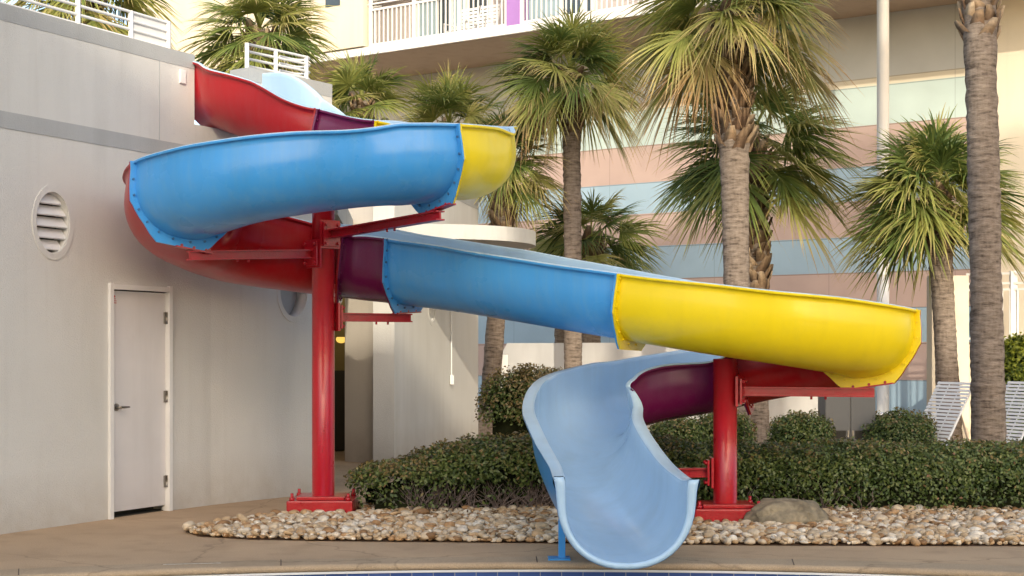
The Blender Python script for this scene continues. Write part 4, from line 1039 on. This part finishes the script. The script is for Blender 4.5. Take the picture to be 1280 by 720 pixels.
def box_hedge(name, label, path, width, h, n, size=.042, twigs=0, seed=1, group=None, wisps=.03, mt='hedge', zlow=0.05, sparse=0.0, lum=.04):
    """path: list of (x,y,height) ; superelliptic section"""
    root = empty(name, (path[0][0], path[0][1], 0), label, 'hedge' if 'hedge' in name else 'shrub', group)
    P = np.array(path); seg = np.hypot(*(P[1:, :2] - P[:-1, :2]).T); cum = np.concatenate([[0], np.cumsum(seg)]); Lt = cum[-1]
    s = rng.uniform(-.5 * width, Lt + .5 * width, n); th = rng.uniform(0, 1, n)
    def surf(s, th, inset):
        sc = np.clip(s, 0, Lt); x = np.interp(sc, cum, P[:, 0]); y = np.interp(sc, cum, P[:, 1]); hh = np.interp(sc, cum, P[:, 2])
        i = np.clip(np.searchsorted(cum, sc) - 1, 0, len(seg) - 1); d = (P[i + 1, :2] - P[i, :2]) / seg[i][:, None]
        end = np.clip((np.abs(s - sc)) / (.5 * width), 0, 1); ws = np.sqrt(1 - end ** 2.2)
        a = np.pi * th; ca, sa = np.cos(a), np.sin(a)
        w_ = np.sign(ca) * np.abs(ca) ** .55 * .5 * width * ws; zz = np.abs(sa) ** .45 * hh * (ws * .4 + .6)
        nx = np.stack([-d[:, 1], d[:, 0]], 1)
        p = np.stack([x + d[:, 0] * (s - sc) + nx[:, 0] * w_, y + d[:, 1] * (s - sc) + nx[:, 1] * w_, zz], 1)
        nr = np.stack([nx[:, 0] * np.sign(ca) * np.abs(ca) ** 1.5 + d[:, 0] * end * np.sign(s - sc), nx[:, 1] * np.sign(ca) * np.abs(ca) ** 1.5 + d[:, 1] * end * np.sign(s - sc), sa ** 1.5 + .05], 1)
        nr /= np.linalg.norm(nr, axis=1, keepdims=True)
        return p, nr
    p, nr = surf(s, th, 0); l = lump(p, 3.0, seed) * .5 + lump(p, 8, seed + 3) * .3
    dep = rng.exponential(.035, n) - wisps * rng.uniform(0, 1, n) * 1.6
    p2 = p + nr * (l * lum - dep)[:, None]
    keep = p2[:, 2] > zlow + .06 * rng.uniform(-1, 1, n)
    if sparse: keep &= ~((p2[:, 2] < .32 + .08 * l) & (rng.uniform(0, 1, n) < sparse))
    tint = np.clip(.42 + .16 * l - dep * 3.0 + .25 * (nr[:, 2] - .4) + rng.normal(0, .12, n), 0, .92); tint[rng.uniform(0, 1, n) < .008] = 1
    loc = np.array([path[0][0], path[0][1], 0])
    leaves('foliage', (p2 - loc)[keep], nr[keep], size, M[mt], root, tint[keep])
    # dark core sheet: the shade inside the foliage is put into its colour
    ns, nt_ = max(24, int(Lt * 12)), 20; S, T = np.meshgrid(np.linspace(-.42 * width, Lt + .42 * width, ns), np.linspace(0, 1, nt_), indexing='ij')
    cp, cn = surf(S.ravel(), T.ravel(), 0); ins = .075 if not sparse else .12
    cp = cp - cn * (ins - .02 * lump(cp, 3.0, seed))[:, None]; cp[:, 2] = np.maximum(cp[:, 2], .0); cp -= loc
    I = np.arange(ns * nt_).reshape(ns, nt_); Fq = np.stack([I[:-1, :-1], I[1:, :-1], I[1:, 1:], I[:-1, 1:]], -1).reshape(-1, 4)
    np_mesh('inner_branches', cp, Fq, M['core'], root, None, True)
    if twigs:
        bm = bmesh.new(); rr = random.Random(seed)
        for i in range(twigs):
            s_ = rr.uniform(.0, Lt); x = float(np.interp(s_, cum, P[:, 0])); y = float(np.interp(s_, cum, P[:, 1])) - width * .5 + .12 + rr.uniform(-.05, .08)
            c = Vector((x, y, 0)) - Vector(loc); 
            for j in range(5):
                d = Vector((rr.uniform(-.8, .8), rr.uniform(-.5, -.0), rr.uniform(.5, 1.1))).normalized(); q = c.copy(); pts = [q.copy()]
                for k in range(4):
                    d = (d + Vector((rr.uniform(-.5, .5), rr.uniform(-.3, .2), rr.uniform(-.25, .35)))).normalized(); q = q + d * rr.uniform(.06, .12)
                    q.y = max(q.y, y - loc[1] - .17); pts.append(q.copy())
                add_tube(bm, pts, [.008, .0065, .005, .0035, .002], 5)
        tw__ = bm_obj('twigs', bm, M['bark'], root); tw__['kind'] = 'stuff'
    return root
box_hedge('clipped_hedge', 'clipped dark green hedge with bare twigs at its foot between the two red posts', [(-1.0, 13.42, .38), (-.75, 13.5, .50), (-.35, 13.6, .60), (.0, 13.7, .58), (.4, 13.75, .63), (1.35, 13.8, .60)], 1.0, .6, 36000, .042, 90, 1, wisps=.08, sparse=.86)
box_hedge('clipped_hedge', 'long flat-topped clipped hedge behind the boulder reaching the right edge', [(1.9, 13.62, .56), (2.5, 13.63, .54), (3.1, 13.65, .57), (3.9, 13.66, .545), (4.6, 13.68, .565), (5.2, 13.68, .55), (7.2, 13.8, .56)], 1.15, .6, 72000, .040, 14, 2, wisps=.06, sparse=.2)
def ball_shrub(label, px, D, r, h, n, mt='hedge', size=.04, group='round shrubs behind the long hedge', seed=3):
    q = pt(px, D); return box_hedge('round_shrub', label, [(q.x - .02, q.y, h), (q.x + .02, q.y, h)], 2 * r, h, n, size, 0, seed, group, wisps=.07, mt=mt, lum=.07)
ball_shrub('small round shrub seen under the purple flume', 846, 17.2, .30, .64, 6000, seed=5)
ball_shrub('round shrub directly behind the right red post', 898, 17.4, .36, .68, 7000, seed=6)
ball_shrub('round shrub just left of the grey utility cabinet', 1000, 17.3, .32, .69, 7000, seed=7)
ball_shrub('round shrub between the grey utility cabinet and the lounge chair', 1123, 17.3, .37, .70, 8000, seed=8)
ball_shrub('yellow green bush above the second lounge chair at the right edge', 1284, 20.0, .45, 1.66, 12000, 'bush', .06, None, 9)
box_hedge('loose_hedge', 'loose darker hedge with thin stems at the corner of the rear wing', [(-.05, 18.3, 1.12), (.25, 18.3, 1.18), (.55, 18.0, 1.12)], .6, 1.2, 9500, .05, 30, 10, wisps=.12, zlow=.62)

# ------------------------------------------------------------------ utility cabinet, sign box
cb = empty('utility_cabinet', pt(1058, 17.6), 'grey metal utility cabinet with two louvred doors standing behind the hedge', 'cabinet')
def cabpart(name, c, s, m, par, bev=.004):
    bm = bmesh.new(); add_box(bm, c, s); return bm_obj(name, bm, m, par, bevel=bev)
cabpart('body', (0, 0, .54), (.62, .4, 1.08), M['cabinet'], cb); cabpart('lid', (0, 0, 1.105), (.66, .44, .04), M['cabinet'], cb)
for sx in (-1, 1):
    d_o = cabpart('door', (sx * .155, -.206, .55), (.295, .014, 1.02), M['cabinet'], cb)
    bm = bmesh.new()
    for r_ in range(2):
        for k in range(7): add_box(bm, (sx * .155 - .09 + k * .03, -.216, .52 - r_ * .06), (.018, .008, .035))
    add_box(bm, (sx * .155, -.2135, .49), (.20, .002, .10)); bm_obj('louvres', bm, M['dark'], d_o)
    bm = bmesh.new(); add_box(bm, (sx * .03, -.22, .5), (.015, .02, .08)); bm_obj('handle', bm, M['steel'], d_o)
tbl = empty('side_table', pt(1106, 18.6), 'small white plastic side table behind the round shrub next to the cabinet', 'table')
bm = bmesh.new(); add_box(bm, (0, 0, .69), (.42, .42, .03)); bm_obj('tabletop', bm, M['strap'], tbl, bevel=.008)
bm = bmesh.new(); add_box(bm, (0, 0, .60), (.36, .36, .14)); bm_obj('apron', bm, M['strap'], tbl)
for sx in (-1, 1):
    for sy in (-1, 1): bm = bmesh.new(); add_tube(bm, [(sx * .17, sy * .17, 0), (sx * .17, sy * .17, .6)], .018, 8); bm_obj('leg', bm, M['strap'], tbl)

# ------------------------------------------------------------------ lounge chairs
def lounge(loc, rz, label):
    root = empty('lounge_chair', loc, label, 'lounge chair', 'white strap lounge chairs on the lawn side', rz)
    # local: +x toward the foot, head at x<0 ; width along y
    wdt = .29; sh = .36; L_ = 1.25; bl = .90; an = R(58)
    bx_, bz_ = -math.cos(an), math.sin(an)
    for s in (-1, 1):
        bm = bmesh.new(); add_tube(bm, [(L_, s * wdt, sh), (0, s * wdt, sh)], .016, 10); bm_obj('seat_frame', bm, M['white'], root)
        bm = bmesh.new(); add_tube(bm, [(0, s * wdt, sh), (bx_ * bl, s * wdt, sh + bz_ * bl)], .016, 10); bm_obj('back_frame', bm, M['white'], root)
        for x in (.08, L_ - .12): bm = bmesh.new(); add_tube(bm, [(x, s * wdt, sh), (x + (.05 if x > .5 else -.08), s * wdt, 0)], .015, 8); bm_obj('leg', bm, M['white'], root)
        bm = bmesh.new(); add_tube(bm, [(bx_ * .5, s * (wdt - .03), sh + bz_ * .5), (-.55, s * (wdt - .03), .02)], .012, 8); bm_obj('prop', bm, M['soffit'], root)
    bm = bmesh.new(); k = .0
    for i in range(18):
        t = .03 + i * (bl - .05) / 17; add_bar(bm, (bx_ * t - .004, -wdt - .012, sh + bz_ * t), (bx_ * t - .004, wdt + .012, sh + bz_ * t), .008, .030 if i % 4 else .036)
    # straps face along the back plane: tilt each with the back
    bm.free(); bm = bmesh.new(); rt = Matrix.Rotation(-(math.pi / 2 - an), 4, 'Y')
    for i in range(18):
        t = .03 + i * (bl - .05) / 17
        add_box(bm, (bx_ * t + .018, 0, sh + bz_ * t + .006), (.006, 2 * wdt + .03, .033), rt)
    for y in (-.1, .1): add_box(bm, (bx_ * bl * .5 + .013, y, sh + bz_ * bl * .5), (.004, .02, bl * .96), rt)
    bm_obj('backrest', bm, M['strap'], root)
    bm = bmesh.new()
    for i in range(24): add_box(bm, (.04 + i * (L_ - .08) / 23, 0, sh + .018), (.036, 2 * wdt + .03, .006))
    bm_obj('seat', bm, M['strap'], root)
lounge(pt(1160, 17.4), R(207), 'white strap lounge chair with raised back left of the nearest palm trunk')
lounge(pt(1250, 17.6), R(207), 'white strap lounge chair with raised back right of the nearest palm trunk')

# pine straw and fallen leaves on bed: small scatter
n = 900; C = np.stack([rng.uniform(-1.2, 6, n), rng.uniform(12.2, 13.6, n), rng.uniform(.05, .09, n)], 1)
o = leaves('fallen_leaves', C, np.repeat(np.array([[0, 0, 1.]]), n, 0), .035, M['boot'], None, rng.uniform(0, 1, n)); tag(o, 'dry brown fallen leaves scattered over the pebbles', 'leaves', kind='stuff')
